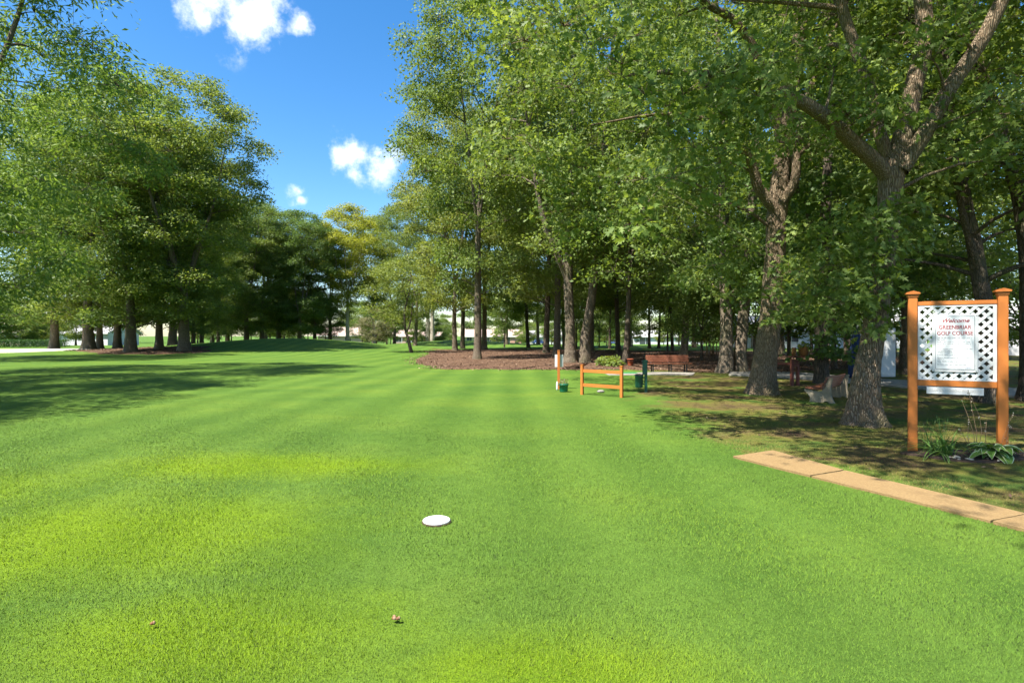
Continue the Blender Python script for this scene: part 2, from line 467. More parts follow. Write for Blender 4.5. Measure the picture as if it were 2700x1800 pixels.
def ground_material():
    m, n, l, out = new_mat('lawn_and_rough_grass')
    p = n.new('ShaderNodeBsdfPrincipled'); l.new(p.outputs[0], out.inputs[0])
    p.inputs['Roughness'].default_value = .85; p.inputs['Specular IOR Level'].default_value = .12
    tc = n.new('ShaderNodeTexCoord'); v = tc.outputs['Object']
    la = n.new('ShaderNodeAttribute'); la.attribute_name = 'lush'
    ra = n.new('ShaderNodeAttribute'); ra.attribute_name = 'rough'
    big = noise(n, l, vmap(n, l, v, (.35, .5, 1)), 1.0, 4)
    col = ramp(n, l, big, [(.32, (.060, .122, .017)), (.52, (.078, .144, .019)), (.72, (.100, .160, .020))])
    l2 = n.new('ShaderNodeMath'); l2.operation = 'MULTIPLY_ADD'; l.new(noise(n, l, v, 1.6, 4), l2.inputs[0]); l2.inputs[1].default_value = .8; l2.inputs[2].default_value = -.4
    l3 = n.new('ShaderNodeMath'); l3.operation = 'ADD'; l.new(la.outputs['Fac'], l3.inputs[0]); l.new(l2.outputs[0], l3.inputs[1])
    col = mixc(n, l, ramp(n, l, l3.outputs[0], [(.3, (0, 0, 0)), (.9, (.9, .9, .9))]), col, (.114, .188, .004))
    w = n.new('ShaderNodeTexWave'); w.inputs['Scale'].default_value = .22; w.inputs['Distortion'].default_value = 4.0; w.inputs['Detail'].default_value = 2
    l.new(vmap(n, l, v, (1, .22, 1)), w.inputs['Vector'])
    col = mixc(n, l, 1.0, col, ramp(n, l, w.outputs['Fac'], [(0, (.84, .88, .84)), (1, (1.12, 1.09, 1.10))]), 'MULTIPLY')
    mid = noise(n, l, v, 5.0, 5, .65)
    col = mixc(n, l, 1.0, col, ramp(n, l, mid, [(.3, (.84, .86, .8)), (.7, (1.14, 1.12, 1.15))]), 'MULTIPLY')
    fine = noise(n, l, v, 75, 5, .7)
    col = mixc(n, l, 1.0, col, ramp(n, l, fine, [(.28, (.55, .60, .5)), (.72, (1.35, 1.3, 1.4))]), 'MULTIPLY')
    # rough grass under the trees: thin, yellow-olive, with bare brown soil
    rn = noise(n, l, v, .9, 5, .6)
    rc = ramp(n, l, rn, [(.32, (.055, .036, .022)), (.43, (.105, .080, .030)), (.52, (.105, .105, .022)), (.64, (.050, .095, .016))])
    rc = mixc(n, l, 1.0, rc, ramp(n, l, noise(n, l, v, 40, 5, .75), [(.3, (.55, .55, .55)), (.7, (1.4, 1.38, 1.3))]), 'MULTIPLY')
    rm = n.new('ShaderNodeMath'); rm.operation = 'MULTIPLY_ADD'; l.new(noise(n, l, v, .8, 5, .65), rm.inputs[0]); rm.inputs[1].default_value = 1.6; rm.inputs[2].default_value = -.8
    r2 = n.new('ShaderNodeMath'); r2.operation = 'ADD'; l.new(ra.outputs['Fac'], r2.inputs[0]); l.new(rm.outputs[0], r2.inputs[1])
    col = mixc(n, l, ramp(n, l, r2.outputs[0], [(.05, (0, 0, 0)), (.4, (1, 1, 1))]), col, rc)
    l.new(col, p.inputs['Base Color'])
    hb = n.new('ShaderNodeMath'); hb.operation = 'ADD'; l.new(fine, hb.inputs[0]); l.new(mid, hb.inputs[1])
    l.new(bump(n, l, hb.outputs[0], .7, .03), p.inputs['Normal'])
    return m
M['ground'] = ground_material()

def mulch_material():
    m, n, l, out = new_mat('leaf_mulch')
    p = n.new('ShaderNodeBsdfPrincipled'); l.new(p.outputs[0], out.inputs[0])
    p.inputs['Roughness'].default_value = .95; p.inputs['Specular IOR Level'].default_value = .1
    tc = n.new('ShaderNodeTexCoord'); v = tc.outputs['Object']
    a = noise(n, l, v, 14, 6, .75)
    col = ramp(n, l, a, [(.3, (.038, .023, .016)), (.5, (.105, .064, .042)), (.7, (.19, .125, .085))])
    b = noise(n, l, v, .7, 3)
    col = mixc(n, l, 1.0, col, ramp(n, l, b, [(.3, (.75, .7, .7)), (.7, (1.25, 1.2, 1.15))]), 'MULTIPLY')
    l.new(col, p.inputs['Base Color'])
    l.new(bump(n, l, a, 1.0, .05), p.inputs['Normal'])
    return m
M['mulch'] = mulch_material()

# ------------------------------------------------------------------ the ground
def axis(dense0, dense1, step, far, grow):
    a = list(np.arange(dense0, dense1 + 1e-6, step)); s = step
    while a[-1] < far[1]: s *= grow; a.append(a[-1] + s)
    s = step; b = []
    x = dense0
    while x > far[0]: s *= grow; x -= s; b.append(x)
    return np.array(b[::-1] + a)
xs = axis(-12, 14, .3, (-1600, 1600), 1.06)
ys = axis(-2, 26, .3, (-400, 2200), 1.045)
gx, gy = np.meshgrid(xs, ys)
gz = H(gx, gy)
gi = np.arange(gx.size).reshape(gx.shape)
gq = np.stack([gi[:-1, :-1], gi[:-1, 1:], gi[1:, 1:], gi[1:, :-1]], -1).reshape(-1, 4)
ground = link('ground', build_mesh('ground', np.stack([gx.ravel(), gy.ravel(), gz.ravel()], 1), [gq], M['ground'], smooth=True,
              attr={'lush': ('POINT', lush_at(gx, gy).ravel()), 'rough': ('POINT', rough_at(gx, gy).ravel())}))
tag(ground, 'mown green golf lawn rising to a mound, olive rough grass under the trees', kind='structure')

def in_poly(poly, x, y):
    ins = np.zeros(np.shape(x), bool); n_ = len(poly)
    for i in range(n_):
        x0, y0 = poly[i]; x1, y1 = poly[(i + 1) % n_]
        c = ((y0 > y) != (y1 > y))
        with np.errstate(divide='ignore', invalid='ignore'):
            ins ^= c & (x < (x1 - x0) * (y - y0) / (y1 - y0 + 1e-12) + x0)
    return ins

def smooth_poly(poly, m=120, wob=.35, seed=1):
    p = np.array(poly + poly[:3], float)
    rng = np.random.default_rng(seed); out = []
    n_ = len(poly)
    for s_ in np.linspace(0, n_, m, endpoint=False):
        i = int(s_); t = s_ - i
        a, b, d, e = p[i], p[i + 1], p[i + 2], p[(i + 3) % len(p)]
        out.append(.5 * (2 * b + (d - a) * t + (2 * a - 5 * b + 4 * d - e) * t * t + (3 * b - a - 3 * d + e) * t ** 3))
    k_ = np.linspace(0, 2 * math.pi, m, endpoint=False)
    w = sum(np.sin(k_ * f + rng.uniform(0, 6))[:, None] * rng.normal(0, 1, 2) for f in (9, 14, 23, 31)) * wob * .5
    return np.array(out) + rng.normal(0, wob, (m, 2)) * .5 + w

def sheet(name, poly, lift, mat, step=.6, label=None, rings=10):
    """a patch of ground laid over the terrain: concentric rings from the outline to the centre, its rim turned into the ground"""
    poly = np.asarray(poly); c = poly.mean(0); m = len(poly)
    V, F = [], []
    ks = [1.0, .985] + list(np.linspace(.96, .04, rings * 3))
    for j, k in enumerate(ks):
        q = c + (poly - c) * k
        z = H(q[:, 0], q[:, 1]) + (-.03 if j == 0 else lift)
        V.append(np.column_stack([q, z]))
    V = np.vstack(V)
    for j in range(len(ks) - 1):
        a = np.arange(m) + j * m; b = np.roll(a, -1)
        F.append(np.stack([a, b, b + m, a + m], 1))
    V = np.vstack([V, [[c[0], c[1], float(H(c[0], c[1])) + lift]]])
    a = np.arange(m) + (len(ks) - 1) * m
    tri = np.stack([a, np.roll(a, -1), np.full(m, len(V) - 1)], 1)
    o = link(name, build_mesh(name, V, [np.vstack(F), tri], mat, smooth=True))
    tag(o, label, kind='structure'); return o

MULCH_R = [(-7.5, 49), (-6.3, 38), (-4.6, 30.5), (-3.2, 28), (0, 26.8), (3, 26.3), (6, 27.0), (9, 25.2), (11, 24), (14, 26), (22, 30), (29, 42), (23, 56), (12, 62), (4, 66), (-3, 64), (-7, 58)]
MULCH_L = [(-47, 61), (-41, 54), (-33, 46.8), (-27.5, 46.2), (-26.2, 49), (-30, 53.5), (-38, 58), (-44, 64)]
mulch_r = smooth_poly(MULCH_R, 220, .3, 3)
mulch_l = smooth_poly(MULCH_L, 120, .4, 4)
sheet('mulch_bed', mulch_r, .03, M['mulch'], label='brown leaf mulch spread beneath the grove behind the slatted bench')
sheet('mulch_bed', mulch_l, .03, M['mulch'], label='tan mulch bed round the thick trunks beside the mound')
th = np.linspace(0, 2 * math.pi, 60, endpoint=False)
bk = G(25, 926)
bunk = np.column_stack([bk.x + 6.6 * np.cos(th) * (1 + .12 * np.sin(3 * th)), bk.y + 6.0 * np.sin(th) * (1 + .1 * np.cos(2 * th))])
sheet('sand_bunker', bunk, .12, M['sand'], label='pale sand bunker beside the leaning grey trunk')

# ------------------------------------------------------------------ paving
def slab_run(name, near, far, thick, mat, label, lift=.025, gap=.012, seed=0):
    """path as a run of separate slabs between a near edge line and a far edge line (lists of ground points)"""
    root = empty(name); tag(root, label, kind='structure')
    rr = random.Random(seed)
    for i in range(len(near) - 1):
        a, b, c, d = [Vector(p) for p in (near[i], near[i + 1], far[i + 1], far[i])]
        cen = (a + b + c + d) / 4
        P = [p + (cen - p).normalized() * gap for p in (a, b, c, d)]
        bmx = bmesh.new(); zs = []
        pts = []
        for k in range(4):                                   # subdivided, slightly broken edges
            p, q = P[k], P[(k + 1) % 4]
            for t in np.linspace(0, 1, 9)[:-1]:
                w = p.lerp(q, t); pts.append(Vector((w.x + rr.uniform(-.006, .006), w.y + rr.uniform(-.006, .006), 0)))
        tilt = rr.uniform(-.006, .006)
        top = [bmx.verts.new((p.x - cen.x, p.y - cen.y, float(H(p.x, p.y)) + lift + tilt + rr.uniform(-.001, .001))) for p in pts]
        bot = [bmx.verts.new((p.x - cen.x, p.y - cen.y, float(H(p.x, p.y)) - thick)) for p in pts]
        bmx.faces.new(top)
        for k in range(len(pts)):
            bmx.faces.new((top[k], bot[k], bot[(k + 1) % len(pts)], top[(k + 1) % len(pts)]))
        bmesh.ops.recalc_face_normals(bmx, faces=bmx.faces[:])
        me = bpy.data.meshes.new('slab'); bmx.to_mesh(me); bmx.free(); me.materials.append(mat)
        link('slab', me, root, loc=(cen.x, cen.y, 0))
    return root
nearE = [(2.92, 7.55), (3.39, 6.47), (4.06, 4.82), (4.73, 3.17), (5.40, 1.52), (6.07, -.13)]
farE = [(3.62, 7.90), (3.93, 6.72), (4.57, 5.03), (5.24, 3.38), (5.91, 1.73), (6.58, .08)]
slab_run('path', [(x, y, 0) for x, y in nearE], [(x, y, 0) for x, y in farE], .08, M['path_slab'], 'narrow tan slab path curving past the welcome sign', seed=2)
nw = [(8.6, 22.6), (10.2, 21.3), (11.45, 18.9), (12.7, 15.2), (13.7, 11.5), (14.6, 7.5)]
fw = [(9.9, 25.6), (12.4, 23.6), (13.9, 20.3), (15.2, 16.0), (16.2, 12.2), (17.1, 8.0)]
slab_run('walkway', [(x, y, 0) for x, y in nw], [(x, y, 0) for x, y in fw], .1, M['concrete'], 'grey concrete walkway crossing behind the concrete-legged bench', lift=.055, seed=4)
pn = [(3.9, 23.0), (5.5, 23.0), (7.3, 22.9)]
pf = [(3.9, 24.6), (5.5, 24.6), (7.9, 24.5)]
slab_run('concrete_pad', [(x, y, 0) for x, y in pn], [(x, y, 0) for x, y in pf], .1, M['concrete'], 'pale concrete pad in front of the slatted bench', lift=.03, seed=6)

#--MARK-TREES--
# ------------------------------------------------------------------ trees
def leaf_shape(kind):
    """unit leaf along +x, normal +z: vertices and triangles"""
    if kind == 'rhomb':
        V = np.array([[0, 0, 0], [.45, .27, .05], [1, 0, -.04], [.45, -.27, .05]]); F = [np.array([[0, 1, 2, 3]])]
    elif kind == 'maple':
        V = np.array([[0, 0, 0], [.25, .42, .06], [.42, .16, 0], [.62, .36, .05], [1, 0, -.08], [.62, -.36, .05], [.42, -.16, 0], [.25, -.42, .06]])
        F = [np.array([[0, 2, 1], [0, 6, 2], [0, 7, 6], [2, 4, 3], [2, 6, 4], [6, 5, 4]])]
    elif kind == 'oak':
        V = np.array([[-.2, 0, 0], [.30, .07, 0], [.30, -.07, 0], [.34, .31, .06], [.34, -.31, .06], [.62, .08, 0], [.62, -.08, 0], [.70, .33, .02], [.70, -.33, .02], [1, 0, -.1]])
        F = [np.array([[0, 2, 1], [1, 2, 6], [1, 6, 5], [5, 6, 9], [0, 1, 3], [2, 0, 4], [1, 5, 7], [6, 2, 8]])]
    elif kind == 'strip':                                   # a pinnate leaf read as one narrow blade
        V = np.array([[0, 0, 0], [.5, .13, .04], [1, 0, -.12], [.5, -.13, .04]]); F = [np.array([[0, 1, 2, 3]])]
    return V, F

def leaves_mesh(name, rng, P, N, A, S, kind, mat, extra=None):
    """one leaf at each P with normal N, axis A, size S"""
    LV, LF = leaf_shape(kind)
    N = N / (np.linalg.norm(N, axis=1)[:, None] + 1e-9)
    A = A - N * (A * N).sum(1)[:, None]; A /= np.linalg.norm(A, axis=1)[:, None] + 1e-9
    B = np.cross(N, A)
    k = len(LV)
    V = P[:, None, :] + S[:, None, None] * (LV[None, :, 0:1] * A[:, None, :] + LV[None, :, 1:2] * B[:, None, :] + LV[None, :, 2:3] * N[:, None, :])
    n_ = len(P)
    faces, vals = [], []
    v = np.clip(rng.beta(2, 2.4, n_), 0, 1)
    for f in LF:
        faces.append((f[None] + (np.arange(n_) * k)[:, None, None]).reshape(-1, f.shape[1])); vals.append(np.repeat(v, len(f)))
    V = V.reshape(-1, 3)
    mats = [mat]; mi = None
    if extra is not None:                                   # twigs in a second material
        TV, TF, tm = extra
        faces.append(TF + len(V)); V = np.vstack([V, TV]); mats.append(tm)
        mi = np.concatenate([np.zeros(sum(len(f) for f in faces[:-1]), int), np.ones(len(TF), int)]); vals.append(np.zeros(len(TF)))
    return build_mesh(name, V, faces, mats, mi=mi, attr={'v': ('FACE', np.concatenate(vals))})

def unit(rng, n):
    d = rng.normal(size=(n, 3)); return d / np.linalg.norm(d, axis=1)[:, None]

def grow(seed, paths, lobes, leaf='rhomb', size=.2, per=600, bark='bark', lmat='leaf_maple', segs=14, tufts=14, tuft_s=.30, flat=.82, flare=(.55, .5), droop=.12, twig_r=.02, name='tree', up=.22):
    """trunk mesh (trunk, limbs, branches) and crown mesh (leaves) of one tree; paths: list of control rows (x, y, z, r); lobes: rows (x, y, z, r)"""
    rng = np.random.default_rng(seed)
    VV, FF, off = [], [], 0
    nodes, nrad = [], []
    for i, ctrl in enumerate(paths):
        L = sum(np.linalg.norm(np.array(ctrl[k + 1][:3]) - np.array(ctrl[k][:3])) for k in range(len(ctrl) - 1))
        sp = spline(ctrl, max(6, int(L / .22)) if i == 0 else max(5, int(L / .35)))
        sp[2:, :2] += np.cumsum(rng.normal(0, .012, (len(sp) - 2, 2)), 0) * np.minimum(1, sp[2:, 3:4] / .25 + .3) * .6
        fl = (flare[0], flare[1], rng.uniform(0, 6), 5) if sp[0][2] < .3 and flare else None
        if fl: sp[0][2] -= .25
        V, F = tube(sp[:, :3], sp[:, 3], segs if sp[0][3] > .08 else 8, .05, rng, fl)
        VV.append(V); FF.append(F + off); off += len(V)
        sel = sp[:, 2] > (2.0 if i == 0 else 0)
        nodes += list(sp[sel][:, :3]); nrad += list(sp[sel][:, 3])
    lobes = np.asarray(lobes, float)
    if len(lobes):
        base = np.array(paths[0][0][:2])
        order = np.argsort(np.min(np.linalg.norm(lobes[:, None, :3] - np.array(nodes)[None, ::3], axis=2), axis=1))
        for li in order:
            p = lobes[li, :3]; nd = np.array(nodes)
            d = np.linalg.norm(nd - p, axis=1)
            pen = d + 2.2 * np.maximum(0, nd[:, 2] - p[2] + .25 * d)
            j = int(np.argmin(pen)); q = nd[j]; r0 = min(nrad[j] * .75, .012 + .014 * d[j] + .012 * lobes[li, 3])
            mid = q * .5 + p * .5 + np.array([0, 0, .12 * d[j]]) + rng.normal(0, .08 * d[j], 3)
            m = max(4, int(d[j] / .5))
            t = np.linspace(0, 1, m)[:, None]
            B = (1 - t) ** 2 * q + 2 * t * (1 - t) * mid + t * t * p
            rr = np.linspace(r0, max(.006, r0 * .3), m)
            V, F = tube(B, rr, 6)
            VV.append(V); FF.append(F + off); off += len(V)
            nodes += list(B[1:]); nrad += list(rr[1:])
    trunk = build_mesh('trunk', np.vstack(VV), [np.vstack(FF)], M[bark], smooth=True)
    # leaves: tufts on every lobe
    P, N, A, S = [], [], [], []
    TV, TF, toff = [], [], 0
    for x, y, z, r in lobes:
        k = max(3, int(tufts * (r / 1.4) ** 1.6))
        u = unit(rng, k); u[:, 2] = np.abs(u[:, 2]) * 1.0 - .22
        c = np.array([x, y, z]) + u * (r * rng.uniform(.45, 1.0, (k, 1))) * np.array([1, 1, flat])
        n_each = max(4, int(per * (r / 1.4) ** 1.6 / k))
        for ci, ui in zip(c, u):
            off_ = rng.normal(0, tuft_s * (.7 + .3 * r), (n_each, 3)) * np.array([1, 1, .55])
            pos = ci + off_
            pos[:, 2] -= droop * (off_[:, 0] ** 2 + off_[:, 1] ** 2) / tuft_s
            nn = np.array([0, 0, up]) + .5 * ui + rng.normal(0, .5, (n_each, 3))
            ax = off_ * np.array([1, 1, .4]) + rng.normal(0, .12, (n_each, 3)); ax[:, 2] -= droop * .5
            P.append(pos); N.append(nn); A.append(ax); S.append(size * rng.uniform(.65, 1.3, n_each))
            if twig_r and n_each > 6:
                o = np.array([x, y, z]); t = np.linspace(0, 1, 4)[:, None]
                B = o * (1 - t) + ci * t; B[1:3, 2] += .04 * r
                V, F = tube(B, np.linspace(twig_r * .6, twig_r * .2, 4), 3); TV.append(V); TF.append(F + toff); toff += len(V)
    P, N, A, S = map(np.concatenate, (P, N, A, S))
    extra = (np.vstack(TV), np.vstack(TF), M[bark]) if TV else None
    crown = leaves_mesh('crown', rng, P, N, A, S, leaf, M[lmat], extra)
    return trunk, crown

def crown_lobes(seed, n, z0, z1, Rm, wide=.45, rmin=1.1, rmax=1.9, core=.35, cx=0, cy=0, skirt=.5):
    """lobes spread through an egg-shaped crown from z0 to z1, widest at the share `wide` of its height"""
    rng = np.random.default_rng(seed); out = []; tries = 0
    while len(out) < n and tries < 20000:
        tries += 1
        t = rng.uniform(0, 1)
        prof = (1 - ((t - wide) / (1 - wide)) ** 2.4) ** .5 if t >= wide else skirt + (1 - skirt) * math.sin(math.pi / 2 * t / wide)
        rad = Rm * prof * math.sqrt(rng.uniform(core ** 2, 1)) if prof > 0 else 0
        a = rng.uniform(0, 2 * math.pi); r = rng.uniform(rmin, rmax) * (.75 + .25 * prof)
        p = np.array([cx + rad * math.cos(a), cy + rad * math.sin(a), z0 + t * (z1 - z0)])
        if all(np.linalg.norm(p - q[:3]) > .42 * (r + q[3]) for q in map(np.array, out)): out.append((*p, r))
    return out

def tree(name, label, pos, meshes, rz=0, s=1.0, sz=None, group=None, cat='tree', crown_mat=None):
    root = empty(name, pos, rz)
    tag(root, label, cat, group)
    tr, cr = meshes
    link('trunk', tr, root, scale=(s, s, sz or s))
    if cr is not None:
        c = link('crown', cr, root, scale=(s, s, sz or s)); tag(c, kind='stuff')
    return root

PROTO = {}
def fork_paths(seed, h, r0, hf, n_limb, lean=(0, 0), spread=.28, curve=.0):
    """a trunk with slight curves up to hf, then n_limb steep limbs up to h"""
    rng = np.random.default_rng(seed)
    lx, ly = lean
    def c(z): return np.array([lx * z + curve * math.sin(z * .35), ly * z + curve * math.cos(z * .3) - curve])
    tr = [(0, 0, 0, r0)]
    for z in np.linspace(0, hf, 5)[1:]: tr.append((*c(z), z, r0 * (1 - .32 * z / hf)))
    paths = [tr]; top = np.array(tr[-1])
    a0 = rng.uniform(0, 6.28)
    # leader continues
    for k in range(n_limb):
        a = a0 + k * 2 * math.pi / n_limb + rng.uniform(-.4, .4)
        sp_ = spread * rng.uniform(.5, 1.3); zz = h * rng.uniform(.72, .95)
        r1 = top[3] * (.8 if n_limb <= 2 else .62)
        L = zz - hf
        d = np.array([math.cos(a), math.sin(a)])
        paths.append([(top[0], top[1], hf - .25, r1 * .9), (*(top[:2] + d * sp_ * L * .30), hf + L * .25, r1 * .8), (*(top[:2] + d * sp_ * L * .68), hf + L * .6, r1 * .5), (*(top[:2] + d * sp_ * L * .95), hf + L, r1 * .15)])
    return paths

PROTO['grove_a'] = grow(11, fork_paths(1, 26, .31, 9, 3), crown_lobes(21, 104, 4.6, 26, 6.0, .55, 1.2, 2.0, core=.55, skirt=.45), per=420, size=.22, lmat='leaf_maple', bark='bark')
PROTO['grove_b'] = grow(12, fork_paths(2, 25, .29, 7, 2, curve=.18), crown_lobes(22, 100, 3.8, 26, 6.0, .5, 1.2, 2.0, core=.55), per=420, size=.22, lmat='leaf_warm', bark='bark')
PROTO['grove_c'] = grow(13, fork_paths(3, 22, .25, 10, 2, lean=(.04, 0)), crown_lobes(23, 84, 4.6, 23, 5.0, .5), per=420, size=.22, lmat='leaf_maple', bark='bark_dark')
PROTO['maple_a'] = grow(14, fork_paths(4, 27, .50, 6, 4), crown_lobes(24, 116, 3.2, 27.0, 6.8, .72, 1.3, 2.2, core=.62, skirt=.42), per=400, size=.24, lmat='leaf_maple', bark='bark', flare=(.5, .8))
PROTO['maple_b'] = grow(15, fork_paths(5, 25, .42, 5, 3), crown_lobes(25, 112, 2.8, 25.0, 6.2, .68, 1.3, 2.2, core=.62, skirt=.48), per=400, size=.24, lmat='leaf_dark', bark='bark', flare=(.5, .7))
PROTO['under_a'] = grow(16, fork_paths(6, 11, .12, 4.5, 2, lean=(.05, 0)), crown_lobes(26, 48, 3.0, 12, 3.0, .5, .7, 1.3), per=650, size=.17, lmat='leaf_maple', bark='bark_dark')
PROTO['locust'] = grow(17, fork_paths(7, 22, .33, 7.5, 4, spread=.22), crown_lobes(27, 70, 6.5, 23, 4.8, .55, skirt=.2), per=420, size=.25, lmat='leaf_yellow', bark='bark_pale')
PROTO['bushy'] = grow(18, fork_paths(8, 8, .22, 2.5, 3), crown_lobes(28, 34, 1.2, 9.5, 4.2, .42, 1.0, 1.7), per=520, size=.26, lmat='leaf_warm', bark='bark_dark')
PROTO['bushy_b'] = grow(19, fork_paths(9, 10, .22, 3, 3), crown_lobes(29, 34, 1.0, 12, 3.8, .4, 1.0, 1.7), per=520, size=.26, lmat='leaf_dark', bark='bark_dark')

PROTO['under_b'] = grow(20, fork_paths(10, 8, .11, 2.6, 3, spread=.5), crown_lobes(30, 50, 1.7, 9.5, 3.7, .42, .8, 1.3), per=420, size=.20, lmat='leaf_dark', bark='bark_dark')
rt = random.Random(77)
def put(proto, px, Y, label, group=None, s=1.0, name='grove_tree', sz=None, rz=None):
    return tree(name, label, at(px, Y), PROTO[proto], rt.uniform(0, 6.28) if rz is None else rz, s, sz, group)

# ---- right grove, standing in the mulch bed
put('grove_a', 1259, 38.7, 'tall grey trunk standing alone at the front corner of the mulch bed', s=.84, sz=1.0, rz=.4)
put('grove_b', 1200, 57, 'curving trunk leaning into the edge of the fairway beside the small slanted tree', s=.88, sz=1.0, rz=2.6)
put('grove_c', 1220, 65, 'dark straight trunk close behind the curving trunk by the fairway', s=1.0, sz=1.12)
put('grove_a', 1277, 64, 'dark slim trunk directly behind the lone grey trunk of the mulch bed', s=.95)
put('grove_a', 1469, 45, 'straight trunk pale at its foot behind the small white notice board', s=.95)
put('grove_c', 1440, 52, 'dark ridged trunk next to the trunk with the pale foot', s=1.1)
put('grove_c', 1393, 74, 'dark trunk leaning in front of the cream house', s=.95, rz=3.0)
put('grove_a', 1558, 57, 'broad trunk just behind the forked twin trunks', s=1.0)
for px, Y, pr in ((1488, 80, 'grove_b'), (1335, 92, 'grove_a'), (1420, 98, 'grove_b'), (1545, 86, 'grove_a'), (1660, 82, 'grove_b'), (1830, 78, 'grove_a'), (1920, 66, 'grove_b')):
    put(pr, px, Y, 'tall tree far back where the mulch bed meets the mown grass', 'trees at the back of the grove', s=rt.uniform(.85, 1.0))
put('under_a', 1649, 30.8, 'slender tree with a leafy collar beside the rust red bucket', s=1.35, name='young_tree', rz=0)
put('grove_c', 1630, 55, 'dark trunk with a side stem behind the leafy collared tree', s=.95)
for px, Y in ((1607, 69), (1712, 72), (1737, 73), (1773, 62)):
    put('under_a', px, Y, 'thin dark trunked tree standing behind the slatted bench', 'thin trees behind the bench', s=rt.uniform(1.3, 1.6), name='thin_tree')
put('grove_b', 1803, 44, 'dark trunk rising right behind the slatted bench', s=1.0, rz=.2)
put('grove_c', 2238, 37, 'trunk on the grass behind the navy cover', s=.9)
put('grove_c', 2385, 23.5, 'brown trunk between the white cabinet and the sign post', s=.75)
for px, Y, pr in ((2060, 48, 'grove_a'), (2330, 44, 'grove_b'), (2180, 62, 'grove_a'), (2790, 34, 'grove_a')):
    put(pr, px, Y, 'leafy tree behind the walkway towards the grey roofed house', 'trees beyond the walkway', s=rt.uniform(.8, .95))

for px, Y, s_ in ((1850, 36, .8), (1990, 33, .9), (2080, 30, .95), (2200, 27, .95), (2300, 31, 1.0), (2420, 27, .8), (2700, 21.5, .8), (2140, 42, 1.1), (2360, 50, 1.0), (2560, 42, .8)):
    put('under_b', px, Y, 'low spreading tree in the shade behind the two oaks', 'low trees in the shade behind the oaks', s=s_, name='understory_tree')
for px, Y, s_ in ((1760, 58, .9), (1905, 54, .9), (1330, 76, .8), (1520, 72, .9), (1580, 76, .8), (1655, 68, .8)):
    put('under_b', px, Y, 'low spreading tree deep among the trunks of the mulch bed', 'low trees deep in the grove', s=s_, name='understory_tree', sz=s_ * 1.35)

for px, Y, s_ in ((560, 96, 1.0), (610, 100, 1.1), (662, 98, .9), (712, 104, 1.1), (762, 100, 1.0), (812, 106, 1.1), (858, 104, .9), (955, 112, .9)):
    put('under_b', px, Y, 'low leafy tree filling the gaps between trunks beyond the mound', 'low trees beyond the mound', s=s_, name='understory_tree')
for px, Y, s_ in ((1030, 118, .8), (1165, 124, .7), (1455, 112, .9), (1530, 118, 1.0), (1600, 110, .9), (1790, 96, 1.0), (1870, 88, 1.0)):
    put('under_b', px, Y, 'low leafy tree on the far grass between the grove and the houses', 'low trees before the houses', s=s_, name='understory_tree')

# ---- forked twin trunks with a limb to the left
tw = at(1522, 33.8)
tw_paths = [[(-.42, 0, 0, .36), (-.42, 0, 1.5, .30), (-.55, 0, 4.5, .27), (-.50, 0, 6.6, .24), (-.30, .1, 10, .20), (-.2, .3, 16, .13), (0, .3, 22, .04)],
            [(.45, .1, 0, .33), (.50, .1, 1.5, .29), (.95, .1, 4.5, .25), (1.35, .2, 8, .22), (1.6, .3, 12, .17), (2.1, .4, 18, .09), (2.4, .4, 23, .03)],
            [(-.55, 0, 4.9, .2), (-1.3, -.3, 6.6, .17), (-2.1, -.6, 8.6, .15), (-2.6, -.9, 11, .11), (-3.2, -1.4, 15, .05)],
            [(1.2, .2, 7, .14), (1.9, -.3, 9, .1), (2.9, -.9, 12.5, .05)]]
tw_lobes = crown_lobes(31, 95, 6.5, 26, 6.4, .5, cx=.5)
tree('twin_trunk_tree', 'forked tree of two thick grey trunks with one limb bending aside', tw, grow(32, tw_paths, tw_lobes, per=460, size=.21, lmat='leaf_maple', bark='bark', segs=18))

# ---- twin trunk right of the bench
t3 = at(1935, 24.6)
t3_paths = [[(-.38, 0, 0, .30), (-.36, 0, 1.5, .26), (-.40, 0, 4, .23), (-.5, 0, 8, .19), (-.6, .2, 14, .11), (-.8, .2, 19, .03)],
            [(.30, .05, 0, .27), (.36, .05, 1.5, .24), (.62, .05, 4, .21), (.9, .1, 8, .17), (1.5, .2, 14, .1), (1.9, .2, 18, .03)]]
t3_lobes = crown_lobes(33, 70, 3.6, 21, 5.0, .5, 1.0, 1.6)
tree('twin_trunk_tree', 'pair of joined brown trunks rising between the bench and the flaky barked oak', t3, grow(34, t3_paths, t3_lobes, per=560, size=.19, lmat='leaf_dark', bark='bark', segs=16))

